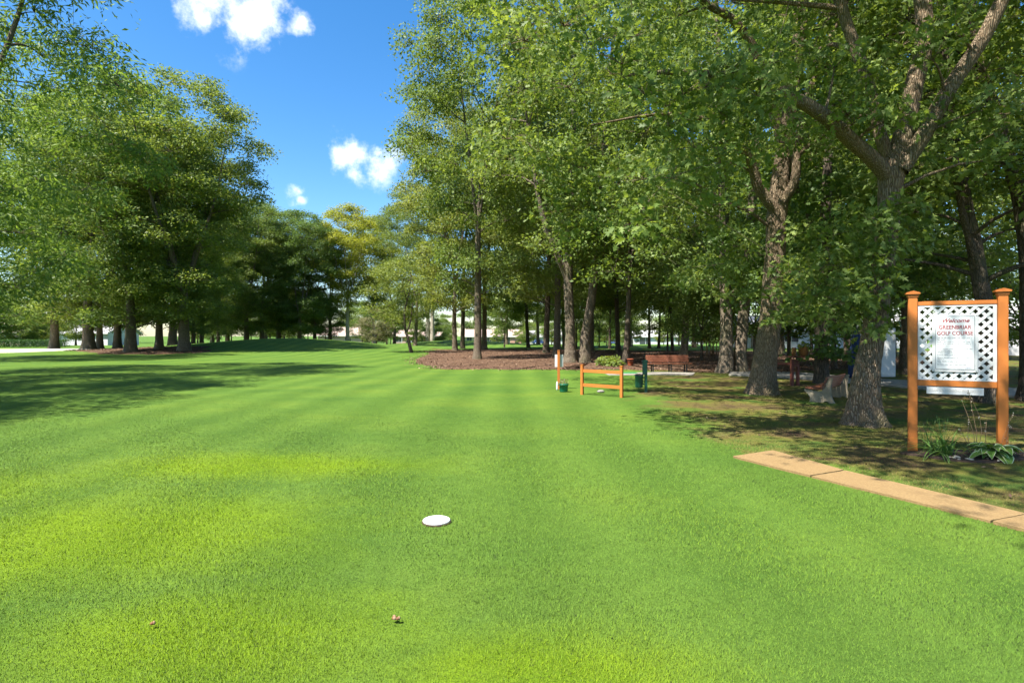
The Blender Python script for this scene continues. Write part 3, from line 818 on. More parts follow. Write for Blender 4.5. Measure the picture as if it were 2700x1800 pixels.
# ---- the two near oaks
o1 = at(2279, 10.26)
def rel(px, py, Y, o): x, y, z = V3(px, py, Y); return (x - o.x, y - o.y, z - o.z)
o1_paths = [[(0, 0, 0, .29), (*rel(2283, 1040, 10.26, o1), .265), (*rel(2290, 980, 10.26, o1), .235), (*rel(2305, 895, 10.28, o1), .215), (*rel(2336, 689, 10.3, o1), .205), (*rel(2354, 520, 10.3, o1), .215), (*rel(2362, 450, 10.3, o1), .24), (*rel(2388, 370, 10.3, o1), .20), (*rel(2412, 230, 10.35, o1), .17), (*rel(2440, 30, 10.4, o1), .15), (.75, .3, 10.5, .1), (.9, .4, 14.5, .03)],
            [(*rel(2352, 480, 10.3, o1), .15), (*rel(2307, 428, 10.2, o1), .15), (*rel(2250, 379, 10.0, o1), .14), (*rel(2147, 290, 9.6, o1), .125), (*rel(1990, 215, 9.2, o1), .09), (*rel(1800, 190, 8.9, o1), .055), (*rel(1640, 200, 8.7, o1), .02)],
            [(*rel(2350, 440, 10.4, o1), .13), (*rel(2317, 344, 10.5, o1), .12), (*rel(2290, 230, 10.6, o1), .115), (*rel(2240, 95, 10.7, o1), .11), (*rel(2190, -40, 10.8, o1), .1), (-1.2, .7, 9.5, .07), (-1.8, 1, 12.5, .02)],
            [(*rel(2375, 450, 10.2, o1), .16), (*rel(2440, 350, 10.1, o1), .15), (*rel(2508, 228, 10.0, o1), .14), (*rel(2594, 103, 9.9, o1), .13), (*rel(2655, -10, 9.8, o1), .12), (2.7, -.7, 8.4, .09), (4.2, -1.2, 11, .03)]]
o1_paths = [[(*q[:3], q[3] * .88) for q in p_] for p_ in o1_paths]
def lob(rows, o): return [(*rel(px, py, Y, o), r) for px, py, Y, r in rows]
o1_low = lob([(2330, 560, 9.9, .5), (2395, 610, 10.5, .55), (2300, 660, 9.8, .5), (2270, 740, 9.9, .55), (2230, 800, 10.0, .5), (2350, 730, 10.0, .45), (2280, 840, 10.0, .42), (2380, 700, 10.9, .6), (2310, 770, 9.7, .4), (2190, 700, 10.4, .6), (2150, 780, 10.6, .55), (2200, 620, 10.3, .6), (2330, 620, 9.7, .5), (2290, 580, 9.6, .5), (2360, 540, 9.8, .45), (2250, 330, 9.5, .6), (2330, 300, 9.6, .6), (2420, 300, 9.4, .5), (2300, 200, 9.6, .6), (2200, 180, 9.8, .6), (2460, 160, 9.5, .5), (2560, 300, 9.6, .6), (2620, 420, 9.8, .6), (2500, 420, 10.8, .6), (2380, 120, 9.6, .55), (2520, 60, 9.5, .5), (2660, 250, 9.5, .6), (2090, 790, 12.0, .6), (2150, 850, 12.4, .5), (2210, 760, 12.2, .6), (2230, 850, 11.6, .45), (2110, 720, 12.0, .65), (2050, 850, 12.6, .45), (2330, 820, 9.9, .4), (2320, 860, 9.85, .3), (2260, 880, 9.9, .3), (2300, 700, 9.75, .5), (2350, 650, 9.8, .45)], o1)
o1_over = lob([(2020, 200, 8.9, .75), (1930, 190, 8.6, .7), (2000, 255, 8.5, .6), (1860, 230, 8.6, .65), (1900, 300, 8.4, .55), (1800, 250, 8.4, .6), (1960, 330, 8.6, .5), (2060, 290, 9.0, .55), (1760, 330, 8.3, .5),
               (1980, 410, 8.7, .5), (1900, 430, 8.5, .45), (1830, 390, 8.5, .5), (1770, 470, 8.4, .4), (1700, 250, 8.4, .6), (1640, 170, 8.6, .65), (1560, 120, 8.8, .7), (1690, 560, 8.3, .35), (1655, 610, 8.2, .33), (1730, 590, 8.4, .3), (1840, 500, 8.6, .4)], o1)
rng_ = np.random.default_rng(8)
o1_top = []
while len(o1_top) < 84:
    x, y, z = rng_.uniform(-8.0, 8.5), rng_.uniform(-8.0, 6), rng_.uniform(4.6, 14.5)
    X, Y = x + o1.x, y + o1.y
    if math.hypot(x / 8.6, y / 8.2) > 1 or Y < 1.5: continue
    if Y > 2 and X / Y < -.10 + .004 * z: continue                       # open sky over the fairway
    if z < 6.6 and not (-4 < x < 7 and Y > 9): continue
    if z < 7.5 and Y < 9.6 and x > -1.5: continue
    r = rng_.uniform(.9, 1.4)
    if all((x - a) ** 2 + (y - b) ** 2 + (z - c) ** 2 > (.75 * (r + d) * .8) ** 2 for a, b, c, d in o1_top): o1_top.append((x, y, z, r))
tree('oak_tree', 'big spreading oak with forked limbs and whitish root flare next to the welcome sign', o1,
     grow(41, o1_paths, o1_low + o1_over + o1_top, leaf='oak', size=.15, per=420, bark='bark_oak', lmat='leaf_oak', segs=40, tufts=22, tuft_s=.17, flare=(1.15, .32), droop=.12, twig_r=.014))

o2 = at(2009, 15.6)
o2_paths = [[(0, 0, 0, .40), (*rel(2014, 960, 15.6, o2), .355), (*rel(2026, 861, 15.6, o2), .33), (*rel(2037, 689, 15.6, o2), .30), (*rel(2049, 551, 15.6, o2), .30), (*rel(2066, 400, 15.7, o2), .25), (*rel(2095, 200, 15.8, o2), .21), (*rel(2118, 20, 15.9, o2), .18), (1.4, .4, 13.5, .1), (1.5, .5, 17, .03)],
            [(*rel(2049, 560, 15.5, o2), .18), (*rel(2000, 490, 15.4, o2), .16), (*rel(1980, 420, 15.2, o2), .13), (*rel(1900, 330, 14.8, o2), .09), (*rel(1760, 300, 14.4, o2), .05), (*rel(1560, 330, 14.0, o2), .02)],
            [(*rel(2053, 545, 15.5, o2), .16), (*rel(2095, 480, 15.3, o2), .14), (*rel(2105, 380, 15.2, o2), .12), (*rel(2150, 200, 15, o2), .09), (2.2, -.8, 11, .04)],
            [(*rel(2066, 390, 15.7, o2), .15), (*rel(2000, 160, 15.5, o2), .14), (*rel(1940, 60, 15.3, o2), .12), (*rel(1850, 0, 15.0, o2), .1), (-3.4, -1.2, 11.5, .05), (-5.4, -2, 13, .02)]]
o2_paths = [[(*q[:3], q[3] * .86) for q in p_] for p_ in o2_paths]
o2_mid = lob([(1480, 420, 14.2, .7), (1560, 380, 14.4, .8), (1430, 480, 14.4, .6), (1520, 500, 14.6, .7), (1600, 470, 14.3, .7), (1450, 560, 14.6, .5), (1590, 570, 14.8, .6), (1500, 610, 14.8, .5), (1680, 520, 14.5, .7), (1740, 620, 14.6, .6), (1660, 430, 14.2, .8), (1420, 400, 14, .5),
              (1820, 600, 14.5, .7), (1760, 420, 14.2, .8), (1880, 540, 14.8, .7), (1950, 650, 14.6, .7), (1880, 700, 14.5, .7), (1820, 740, 14.6, .6), (1930, 780, 14.3, .55), (2080, 720, 14.4, .7), (2130, 820, 14.6, .6), (2060, 830, 14.4, .5), (2010, 760, 14.7, .5), (2160, 700, 15, .8), (2100, 620, 14.6, .7)], o2)
o2_top = []
while len(o2_top) < 62:
    x, y, z = rng_.uniform(-9.0, 7), rng_.uniform(-6, 6.5), rng_.uniform(6.2, 18)
    X, Y = x + o2.x, y + o2.y
    if math.hypot((x + 1) / 8.2, y / 6.5) > 1: continue
    if X / Y < -.12 + .006 * z: continue
    r = rng_.uniform(1.0, 1.6)
    if all((x - a) ** 2 + (y - b) ** 2 + (z - c) ** 2 > (.75 * (r + d) * .8) ** 2 for a, b, c, d in o2_top): o2_top.append((x, y, z, r))
tree('oak_tree', 'oak with flaky light bark and flared foot behind the concrete-legged bench', o2,
     grow(42, o2_paths, o2_mid + o2_top, leaf='oak', size=.16, per=420, bark='bark_oak', lmat='leaf_oak', segs=36, tufts=18, tuft_s=.20, flare=(.55, .35), droop=.12, twig_r=.014))

# ---- trees round the walkway at the right
o3 = at(2166, 18.9)
o3_paths = [[(0, 0, 0, .23), (.03, 0, 1.5, .2), (.1, 0, 4, .18), (.3, .1, 7, .14), (.4, .2, 11, .08), (.4, .3, 14, .02)], [(.15, 0, 4.2, .1), (-.8, -.3, 6, .07), (-1.8, -.6, 8, .03)]]
o3_lobes = [(*c, r) for c, r in (((-.35, -.6, 1.05), .42), ((.3, -.5, .95), .45), ((-.75, -.5, .85), .36), ((.75, -.35, 1.0), .36), ((0, -.4, 1.35), .4))] + crown_lobes(35, 70, 2.3, 14, 4.4, .42, .8, 1.4)
tree('leafy_tree', 'trunk with a skirt of bright sprouts between the maroon stand and the navy cover', o3,
     grow(43, o3_paths, o3_lobes, leaf='maple', size=.15, per=640, bark='bark_dark', lmat='leaf_dark', tufts=18, tuft_s=.2, flare=(.4, .3), twig_r=.01))
o4 = at(2606, 13.8)
o4_paths = [[(0, 0, 0, .24), (-.02, 0, 1.6, .2), (-.2, 0, 3, .17), (-.55, .1, 5, .15), (-.9, .2, 7.5, .12), (-1.0, .3, 11, .07), (-1, .3, 14, .02)], [(-.2, 0, 3.1, .09), (-.9, -.3, 4.6, .07), (-1.6, -.6, 6.8, .03)]]
tree('leafy_tree', 'dark trunk seen beneath the welcome sign panel', o4,
     grow(44, o4_paths, crown_lobes(36, 62, 2.6, 15, 4.6, .45, .8, 1.4), leaf='rhomb', size=.17, per=520, bark='bark_dark', lmat='leaf_dark', tufts=18, tuft_s=.22, flare=(.7, .3), twig_r=.01))
o5 = at(2725, 14.0)
o5_paths = [[(0, 0, 0, .26), (-.05, 0, 2, .22), (-.1, 0, 3.6, .2), (-.25, 0, 4.9, .2), (-.55, -.1, 5.6, .16), (-.9, -.2, 6.2, .15), (-1.0, -.2, 6.9, .14), (-1.5, -.3, 8, .12), (-2, -.5, 10.5, .06)],
            [(-.1, 0, 4.6, .16), (.4, .1, 6.4, .13), (.6, .2, 9, .09), (.7, .2, 12.5, .03)]]
tree('leafy_tree', 'tree with an elbowed limb right of the welcome sign', o5,
     grow(45, o5_paths, crown_lobes(37, 55, 5.2, 15, 4.6, .5, .8, 1.4), leaf='rhomb', size=.17, per=520, bark='bark_dark', lmat='leaf_maple', tufts=18, tuft_s=.22, flare=(.7, .3), twig_r=.01))
o6 = Vector((8.8, 1.0, float(H(8.8, 1.0))))                                    # its crown shades the path and the sign
tree('leafy_tree', 'tree beside the tan path whose crown shades the welcome sign', o6,
     grow(46, [[(0, 0, 0, .34), (0, 0, 3, .29), (-.4, .5, 6.5, .24), (-1.2, 1.6, 10, .15), (-1.8, 2.6, 14, .03)], [(-.4, .6, 6.2, .16), (-2.4, 1.8, 9.0, .12), (-5, 3.4, 11.5, .04)]],
          crown_lobes(38, 125, 9.0, 15.5, 6.9, .42, .6, 1.1, core=.05, cx=-5.3, cy=3.8), size=.18, per=430, bark='bark', lmat='leaf_maple', tufts=18))

# ---- left grove
put('maple_a', 143, 66, 'grey trunk leaning beside the sand bunker and clipped hedge', s=.92, name='maple_tree', rz=1.0)
put('maple_a', 232, 61, 'massive tree of several fused trunks at the edge of the tan mulch', s=1.12, name='maple_tree', sz=.95)
put('maple_b', 344, 49.5, 'thick dark flared trunk at the front of the left grove', s=1.08, name='maple_tree', sz=.92)
put('maple_b', 420, 52, 'short leafy trunk between the dark flared trunk and the pale sunlit trunk', s=.80, name='maple_tree', sz=.8)
put('maple_a', 485, 49.5, 'pale sunlit trunk beside the foot of the mound', s=.92, name='maple_tree', sz=.86)
for px, Y, pr, s in ((263, 68, 'maple_b', .9), (310, 66, 'maple_a', .85), (456, 66, 'maple_a', .9), (510, 70, 'maple_b', .62), (532, 76, 'maple_a', .58), (575, 82, 'maple_b', .62)):
    put(pr, px, Y, 'tall leafy tree standing behind the front trunks of the left grove', 'trees deep in the left grove', s=s, name='maple_tree')
for px, Y, pr, s in ((600, 88, 'maple_b', .85), (650, 86, 'maple_a', .80), (690, 88, 'maple_b', .86), (735, 94, 'maple_a', .82), (790, 90, 'maple_b', .84), (830, 95, 'maple_b', .80), (870, 100, 'maple_a', .74), (700, 112, 'maple_a', .9), (560, 108, 'maple_b', .95)):
    put(pr, px, Y, 'dark leafy tree standing beyond the crest of the mound', 'trees beyond the mound', s=s, name='maple_tree')
put('locust', 916, 94, 'yellow green feathery tree with a pale straight trunk beyond the mound', s=1.0, name='locust_tree')
put('locust', 985, 108, 'yellow green feathery tree standing behind the pale trunked one', s=1.05, name='locust_tree')
put('grove_b', 1040, 100, 'olive green tree beyond the end of the fairway', s=.9)
put('grove_b', 1095, 88, 'warm green tree behind the small slanted tree', s=.95)

# ---- small slanted tree, dead snag, drooping pale tree
sl = at(1085, 51)
tree('small_tree', 'small slanted tree with a forked stem on the fairway edge', sl,
     grow(51, [[(0, 0, 0, .17), (-.35, 0, 1.4, .13), (-.55, 0, 2.2, .11), (-.6, 0, 3.6, .08), (-.2, .1, 5.5, .05), (0, .1, 7, .02)], [(-.5, 0, 1.7, .08), (-.15, 0, 2.6, .07), (.1, .1, 4.5, .04)]],
          crown_lobes(39, 34, 2.6, 8.0, 3.0, .45, .7, 1.2, cx=-1.0), size=.17, per=520, bark='bark_dark', lmat='leaf_warm', flare=(.3, .3)))
sn = at(1134, 99)
tree('dead_tree', 'bare grey double trunk standing beyond the fairway end', sn,
     (build_mesh('trunk', *[[np.vstack(z) if i == 0 else [np.vstack(z)] for i, z in enumerate(zip(*[(lambda V, F, k: (V, F + k))(*tube(spline([(x0, 0, -.3, .42), (x0, 0, 3, .34), (x1, 0, 9, .28), (x1 * 1.5, .2, 15, .14)], 30)[:, :3], spline([(x0, 0, -.3, .42), (x0, 0, 3, .34), (x1, 0, 9, .28), (x1 * 1.5, .2, 15, .14)], 30)[:, 3], 12), k) for x0, x1, k in ((-.4, -.3, 0), (.4, .45, 360))]))][j] for j in (0, 1)], M['bark_pale'], smooth=True), None))
put('bushy', 992, 84, 'pale drooping small tree beside the crest of the mound', s=.62, name='drooping_tree', sz=.55)
PALE = [o for o in C.objects if o.name.startswith('drooping_tree')][0]
for ch in PALE.children:
    if ch.name.startswith('crown'):
        ch.data = ch.data.copy(); ch.data.materials[0] = M['leaf_grey']

# ---- trees at the near left, mostly out of the frame; their shade lies on the lawn
nl = Vector((-22.0, 20.8, float(H(-22.0, 20.8))))
nl_lob = crown_lobes(61, 120, 2.8, 21, 7.6, .42, 1.0, 1.7)
nl_mesh = grow(62, fork_paths(63, 20, .38, 4.5, 4, spread=.4), nl_lob, leaf='strip', size=.27, per=520, bark='bark', lmat='leaf_fine', tuft_s=.3, droop=.4)
tree('locust_tree', 'fine leaved tree hanging over the shaded lawn opposite the welcome sign', nl, nl_mesh)
tree('locust_tree', 'fine leaved tree behind the viewer shading the near lawn', Vector((-21.5, 8.5, 0)), nl_mesh, 2.0, .95)
tree('locust_tree', 'fine leaved tree between the shaded lawn and the sand bunker', Vector((-36.5, 36, 0)), nl_mesh, 4.1, 1.0)

# ---- background trees round the houses
for k, X in enumerate(np.linspace(-215, 265, 44)):
    Y = 196 + 22 * math.sin(k * 2.3) + rt.uniform(-6, 6)
    x = X + rt.uniform(-4, 4)
    tree('background_tree', 'rounded tree behind the row of houses', Vector((x, Y, float(H(x, Y)))), PROTO['bushy' if k % 3 else 'bushy_b'], rt.uniform(0, 6.28), rt.uniform(1.0, 1.7), group='trees behind the houses')
for px, Y, s in ((120, 92, .62), (60, 86, .7), (20, 100, .9), (-40, 84, .9), (200, 110, .8), (90, 118, 1.0)):
    put('bushy' if s < .9 else 'bushy_b', px, Y, 'rounded small tree behind the clipped hedge', 'small trees behind the hedge', s=s, name='bushy_tree')
for px, Y, s in ((1020, 128, .8), (1150, 118, .55), (1395, 128, .5), (1600, 118, .6), (1668, 96, .35), (1790, 110, .7), (1090, 140, .7), (975, 132, .5), (1185, 146, .42), (1310, 150, .4), (1375, 140, .45), (1455, 128, .5), (1515, 136, .5), (1575, 142, .5), (1640, 132, .45), (1750, 140, .5), (1840, 118, .6)):
    put('bushy', px, Y, 'rounded bush on the far grass in front of the houses', 'bushes in front of the houses', s=s, name='garden_bush')
#--MARK-THINGS--
# ------------------------------------------------------------------ welcome sign
sp_l = Vector((5.47, 7.77, 0)); sp_r = Vector((6.30, 7.31, 0))
dv = sp_r - sp_l; SW = dv.length
sz0 = float(H(sp_l.x, sp_l.y))
sign = empty('welcome_sign', (sp_l.x, sp_l.y, sz0), math.atan2(dv.y, dv.x))
tag(sign, 'white lattice welcome sign on orange capped posts by the tan path', 'sign')
for x in (0, SW):
    p = MB().box(x - .052, x + .052, -.052, .052, -.25, 2.115, .006).build('post', M['orange_paint'], sign)
    cap = MB()
    cap.box(x - .062, x + .062, -.062, .062, 2.100, 2.135, .004)
    cap.box(x - .082, x + .082, -.082, .082, 2.137, 2.165, .006)
    cap.prism([(x - .075, 2.166), (x + .075, 2.166), (x, 2.19)], 'y', -.07, .07)
    link('cap', cap.mesh('cap', M['orange_paint']), p)
L0, L1, Z0, Z1 = .055, SW - .055, .985, 1.985
MB().box(L0, L1, -.024, .024, Z1 + .002, Z1 + .058, .004).build('rail', M['orange_paint'], sign)
MB().box(L0, L1, -.024, .024, Z0 - .080, Z0 - .002, .004).build('rail', M['orange_paint'], sign)
# lattice: each lath its own strip, two crossing layers, clipped to the frame
def clip_lath(c, s):
    """the lath along direction (1, s) whose line is z - s*x = c, as its two end points inside the frame"""
    pts = []
    for x in (L0 + .01, L1 - .01):
        z = s * x + c
        if Z0 + .01 <= z <= Z1 - .01: pts.append((x, z))
    for z in (Z0 + .01, Z1 - .01):
        x = (z - c) / s
        if L0 + .01 < x < L1 - .01: pts.append((x, z))
    return pts if len(pts) == 2 else None
pitch = .1135
for s, yy in ((1, -.010), (-1, -.0035)):
    for k in range(-30, 40):
        c = k * pitch + (0.03 if s > 0 else .02)
        pts = clip_lath(c, s)
        if not pts: continue
        (xa, za), (xb, zb) = pts
        if math.hypot(xb - xa, zb - za) < .03: continue
        MB().beam((xa, yy, za), (xb, yy, zb), .006, .035).build('lath', M['white_paint'], sign)
for a in ((L0 + .001, L0 + .022, Z0, Z1), (L1 - .040, L1 - .001, Z0, Z1), (L0 + .022, L1 - .04, Z1 - .024, Z1), (L0 + .022, L1 - .04, Z0, Z0 + .022)):
    MB().box(a[0], a[1], -.017, .006, a[2], a[3], .002).build('lattice_border', M['white_paint'], sign)
B0, B1, BZ0, BZ1 = .215, .700, 1.100, 1.862
board = MB().box(B0, B1, -.026, -.0175, BZ0, BZ1, .003).build('notice_panel', M['white_paint'], sign)
P0, P1, PZ0, PZ1 = B0 + .026, B1 - .028, BZ0 + .030, BZ1 - .016
def rrect(x0, x1, z0, z1, r, n=6):
    out = []
    for cx, cz, a0 in ((x1 - r, z1 - r, 0), (x0 + r, z1 - r, 90), (x0 + r, z0 + r, 180), (x1 - r, z0 + r, 270)):
        for k in range(n + 1):
            a = R(a0 + 90 * k / n); out.append((cx + r * math.cos(a), cz + r * math.sin(a)))
    return out
plate = MB().prism(rrect(P0, P1, PZ0, PZ1, .02), 'y', -.0305, -.0265).build('notice_plate', M['sign_white'], board)
def outline(x0, x1, z0, z1, r, w, y, mat, parent, name='border_line'):
    o_, i_ = rrect(x0, x1, z0, z1, r), rrect(x0 + w, x1 - w, z0 + w, z1 - w, max(.003, r - w))
    b = bmesh.new(); A_ = [b.verts.new((u, y, v)) for u, v in o_]; B_ = [b.verts.new((u, y, v)) for u, v in i_]
    for k in range(len(o_)): b.faces.new((A_[k], B_[k], B_[(k + 1) % len(o_)], A_[(k + 1) % len(o_)]))
    me = bpy.data.meshes.new(name); b.to_mesh(me); b.free(); me.materials.append(mat)
    return link(name, me, parent)
outline(P0 + .006, P1 - .006, PZ0 + .006, PZ1 - .006, .016, .0042, -.0315, M['ink_black'], board)
outline(P0 + .026, P1 - .026, 1.568, PZ1 - .020, .004, .0015, -.0315, M['door_grey'], board)
def text(body, x, z, size, mat, parent, name, width=None, shear=0.0, bold=.0, y=-.032, align='CENTER'):
    cu = bpy.data.curves.new(name, 'FONT'); cu.body = body; cu.size = size; cu.align_x = align; cu.shear = shear; cu.offset = bold; cu.extrude = .0004
    o = link(name, cu, parent, loc=(x, y, z), rot=(R(90), 0, 0)); cu.materials.append(mat)
    bpy.context.view_layer.update()
    sx = width / o.dimensions.x if width and o.dimensions.x > 0 else 1
    me = bpy.data.meshes.new_from_object(o.evaluated_get(bpy.context.evaluated_depsgraph_get()))
    if not me.materials: me.materials.append(mat)
    bpy.data.objects.remove(o); bpy.data.curves.remove(cu)
    return link(name, me, parent, loc=(x, y, z), rot=(R(90), 0, 0), scale=(sx, 1, 1))
PC = (P0 + P1) / 2
text('Welcome', PC, 1.755, .074, M['ink_red'], board, 'lettering', .285, .4, .0011)
text('GREENBRIAR', PC, 1.668, .072, M['ink_red'], board, 'lettering', .345, 0, .0011)
text('GOLF COURSE', PC, 1.590, .072, M['ink_red'], board, 'lettering', .378, 0, .0011)
def smalls(z, frac, seed, h=.0135, x0=P0 + .030, w=P1 - P0 - .062, mat='ink_black', parent=board, gap=.010):
    """a line of print too small to read: uneven strokes grouped like words"""
    rr = random.Random(seed); b = bmesh.new(); x = x0; end = x0 + w * frac
    while x < end:
        for _ in range(rr.randint(2, 9)):
            ww = rr.uniform(.0035, .0065); hh = h * rr.choice((.62, .68, .72, 1.0, .95)); z_ = z - (h * .25 if rr.random() < .1 else 0)
            if x + ww > end: break
            k = rr.random()
            for (a0, a1, c0, c1) in (((0, .35, 0, 1), (.35, 1, .0, .3)) if k < .4 else ((0, 1, .65, 1), (.3, .65, 0, .65)) if k < .7 else ((0, .3, 0, 1), (.7, 1, 0, .8), (.3, .7, .4, .65))):
                q = [b.verts.new((x + u * ww, -.0316, z_ + v * hh)) for u, v in ((a0, c0), (a1, c0), (a1, c1), (a0, c1))]; b.faces.new(q)
            x += ww + .0016
        x += gap * rr.uniform(.6, 1)
    me = bpy.data.meshes.new('print_line'); b.to_mesh(me); b.free(); me.materials.append(M[mat]); return link('print_line', me, parent)
zl = lambda zoomy: 1.985 - (zoomy - 228) / 602 * 1.0 - .006
for k, (zy, fr) in enumerate(((490, .98), (504, .24), (523, .96), (538, .98), (576, 1.0), (591, .88), (606, .46), (624, .56), (648, .96), (661, .2), (678, .58), (702, .82))):
    smalls(zl(zy), fr, k + 3)
smalls(zl(554), .34, 31, .009, x0=P0 + .07, mat='door_grey')
smalls(zl(722), .2, 41, .010, x0=P1 - .10, mat='ink_blue'); smalls(zl(734), .26, 42, .008, x0=P1 - .11)
for zy in (548, 598, 712):
    MB().box(P0 + .030, P1 - .05, -.0312, -.0307, zl(zy), zl(zy) + .0012).build('rule_line', M['door_grey'], board)
for (x, z) in ((B0 + .013, BZ1 - .02), (B1 - .013, BZ1 - .02), (B0 + .02, BZ0 + .016), (B1 - .02, BZ0 + .016)):
    MB().lathe([(.0055, 0), (.0055, .003), (.002, .0045)], 10).build('screw', M['metal_dark'], board, loc=(x, -.026, z), rot=(R(90), 0, 0))
lp = MB().box(.155, .762, -.014, -.004, .800, .898, .002).build('name_plate', M['white_paint'], sign)
for x in (.26, .66):
    MB().box(x - .006, x + .006, -.003, .004, .85, .91).build('plate_strap', M['metal_dark'], lp)
text('EKRAMCIEIZ DIGREICNO ERIXE EBOUNE', .4585, .834, .046, M['door_grey'], lp, 'lettering', .56, 0, .0014, y=-.0148)
tag(lp, 'narrow white name plate hung below the lattice')

# ------------------------------------------------------------------ plants at the foot of the sign
def sgn(u, v, dz=0.0):
    """ground point u along the sign from its left post, v towards the viewer"""
    d = dv.normalized(); nrm = Vector((d.y, -d.x, 0))
    p = sp_l + d * u + nrm * v
    return Vector((p.x, p.y, float(H(p.x, p.y)) + dz))
th = np.linspace(0, 2 * math.pi, 48, endpoint=False)
bc = sgn(.55, .22)
bedp = np.column_stack([bc.x + .62 * np.cos(th) * (1 + .15 * np.sin(3 * th)) + .1 * np.sin(th), bc.y + .36 * np.sin(th) * (1 + .1 * np.cos(4 * th)) - .25 * np.cos(th)])
sheet('soil_bed', bedp, .02, M['soil'], label='dark soil bed between the two sign posts')
def blade_leaf(L, W, curve, tipw=.02, ns=8, edge=None, cup=.18):
    """leaf along +x rising then drooping; returns verts, quads, edge flags; edge = share of half width that is rim"""
    cols = [-1, -(1 - edge), 0, 1 - edge, 1] if edge else [-1, 0, 1]
    V, F, E = [], [], []
    for i in range(ns + 1):
        t = i / ns
        ang = curve[0] + (curve[1] - curve[0]) * t
        if i == 0: pos = np.array([0., 0.])
        else: pos = pos + np.array([math.cos(ang), math.sin(ang)]) * L / ns
        w = W * (math.sin(math.pi * min(1, .06 + .94 * t) ** .72)) ** .9 if edge else W * max(tipw, (1 - t) ** .5) * min(1, .5 + t * 3)
        w = max(w, .002)
        for c in cols: V.append((pos[0], c * w, pos[1] + cup * w * abs(c)))
    k = len(cols)
    for i in range(ns):
        for j in range(k - 1):
            a = i * k + j; F.append((a, a + 1, a + k + 1, a + k)); E.append(1 if edge and (j in (0, k - 2)) else 0)
    return V, F, E
host = sgn(.80, .34)
hosta = empty('hosta_plant', host); tag(hosta, 'hosta with broad green leaves edged in cream below the sign panel', 'plant')
rh = random.Random(3)
hm = []
for k in range(5):
    V, F, E = blade_leaf(.30 + .02 * k, .062 + .006 * k, (R(58 - 9 * k), R(-38 - 6 * k)), edge=.17, cup=.25)
    hm.append(build_mesh('leaf', V, [np.array(F)], [M['hosta_green'], M['hosta_edge']], mi=E, smooth=True, attr={'v': ('FACE', np.full(len(F), .2 + .15 * k))}))
for k in range(44):
    ring = k / 44
    o = link('leaf', hm[min(4, int(ring * 5))], hosta, rot=(rh.uniform(-.25, .25), rh.uniform(-.15, .15), k * 2.399 + rh.uniform(-.2, .2)), loc=(rh.uniform(-.09, .09), rh.uniform(-.07, .07), .03 + (1 - ring) * .08), scale=(rh.uniform(.6, .95),) * 3)
lil = sgn(.30, .26)
lily = empty('daylily_plant', lil); tag(lily, 'clump of long arching strap leaves beside the orange sign post', 'plant')
lm = []
for k in range(4):
    V, F, E = blade_leaf(.48 + .05 * k, .011, (R(82 - 12 * k), R(20 - 28 * k)), ns=9, cup=.5)
    lm.append(build_mesh('leaf', V, [np.array(F)], M['strap_leaf'], smooth=True, attr={'v': ('FACE', np.full(len(F), .3 + .2 * k))}))
for k in range(58):
    link('leaf', rh.choice(lm), lily, rot=(rh.uniform(-.2, .2), rh.uniform(-.25, .25), rh.uniform(0, 6.28)), loc=(rh.uniform(-.13, .13), rh.uniform(-.10, .08), 0), scale=(rh.uniform(.7, 1.1),) * 3)
gr = sgn(.26, .02)
tuft = empty('grass_tuft', gr); tag(tuft, 'fine upright grass tuft behind the arching strap leaves', 'plant')
V, F, E = blade_leaf(.46, .0035, (R(86), R(62)), ns=5, cup=.3)
tm_ = build_mesh('leaf', V, [np.array(F)], M['strap_leaf'], smooth=True, attr={'v': ('FACE', np.full(len(F), .25))})
for k in range(50):
    link('leaf', tm_, tuft, rot=(rh.uniform(-.2, .2), rh.uniform(-.2, .2), rh.uniform(0, 6.28)), loc=(rh.uniform(-.16, .16), rh.uniform(-.08, .08), 0), scale=(rh.uniform(.7, 1.15),) * 3)
ds = sgn(.66, .10)
dry = empty('dry_stalks', ds); tag(dry, 'bare dried flower stalks rising between the hosta and the strap leaves', 'plant')
def stalk(parent, pts, r=.004, seeds=0, sr=.007):
    o = MB().tube(pts, [r * (1 - .5 * i / (len(pts) - 1)) for i in range(len(pts))], 5).build('stalk', M['stalk_dry'], parent)
    for k in range(seeds):
        i = rh.randint(len(pts) // 2, len(pts) - 1); p = Vector(pts[i]) + Vector((rh.uniform(-.015, .015), rh.uniform(-.01, .01), rh.uniform(-.04, .02)))
        MB().lathe([(sr * .4, -sr), (sr, 0), (sr * .3, sr)], 6).build('seed_head', M['seed_pale'], o, loc=p)
stalk(dry, [(0, 0, 0), (-.02, 0, .25), (-.08, 0, .45), (-.17, 0, .68)], seeds=4)
stalk(dry, [(.02, 0, 0), (.02, .01, .30), (-.03, .01, .55), (-.08, .01, .80)], seeds=5)
stalk(dry, [(.03, 0, 0), (.08, 0, .3), (.05, 0, .5), (-.05, 0, .72), (-.10, 0, .82)], .0035, 7, .008)
stalk(dry, [(-.05, .02, 0), (-.12, .02, .2), (-.20, .02, .33)], seeds=3)
stalk(dry, [(-.06, 0, 0), (-.10, 0, .22), (-.09, 0, .40)], seeds=3)
stalk(dry, [(.12, 0, 0), (.14, .01, .3), (.15, .01, .42)], seeds=3)
sd = sgn(1.00, .06)
dry2 = empty('dry_stalks', sd); tag(dry2, 'seeded dry stems leaning against the foot of the orange post', 'plant')
stalk(dry2, [(-.12, 0, 0), (-.07, 0, .22), (0, .0, .40), (.06, 0, .52)], .0025, 12, .005)
stalk(dry2, [(-.02, .01, 0), (-.02, .01, .2), (.02, .01, .36)], .0025, 9, .005)
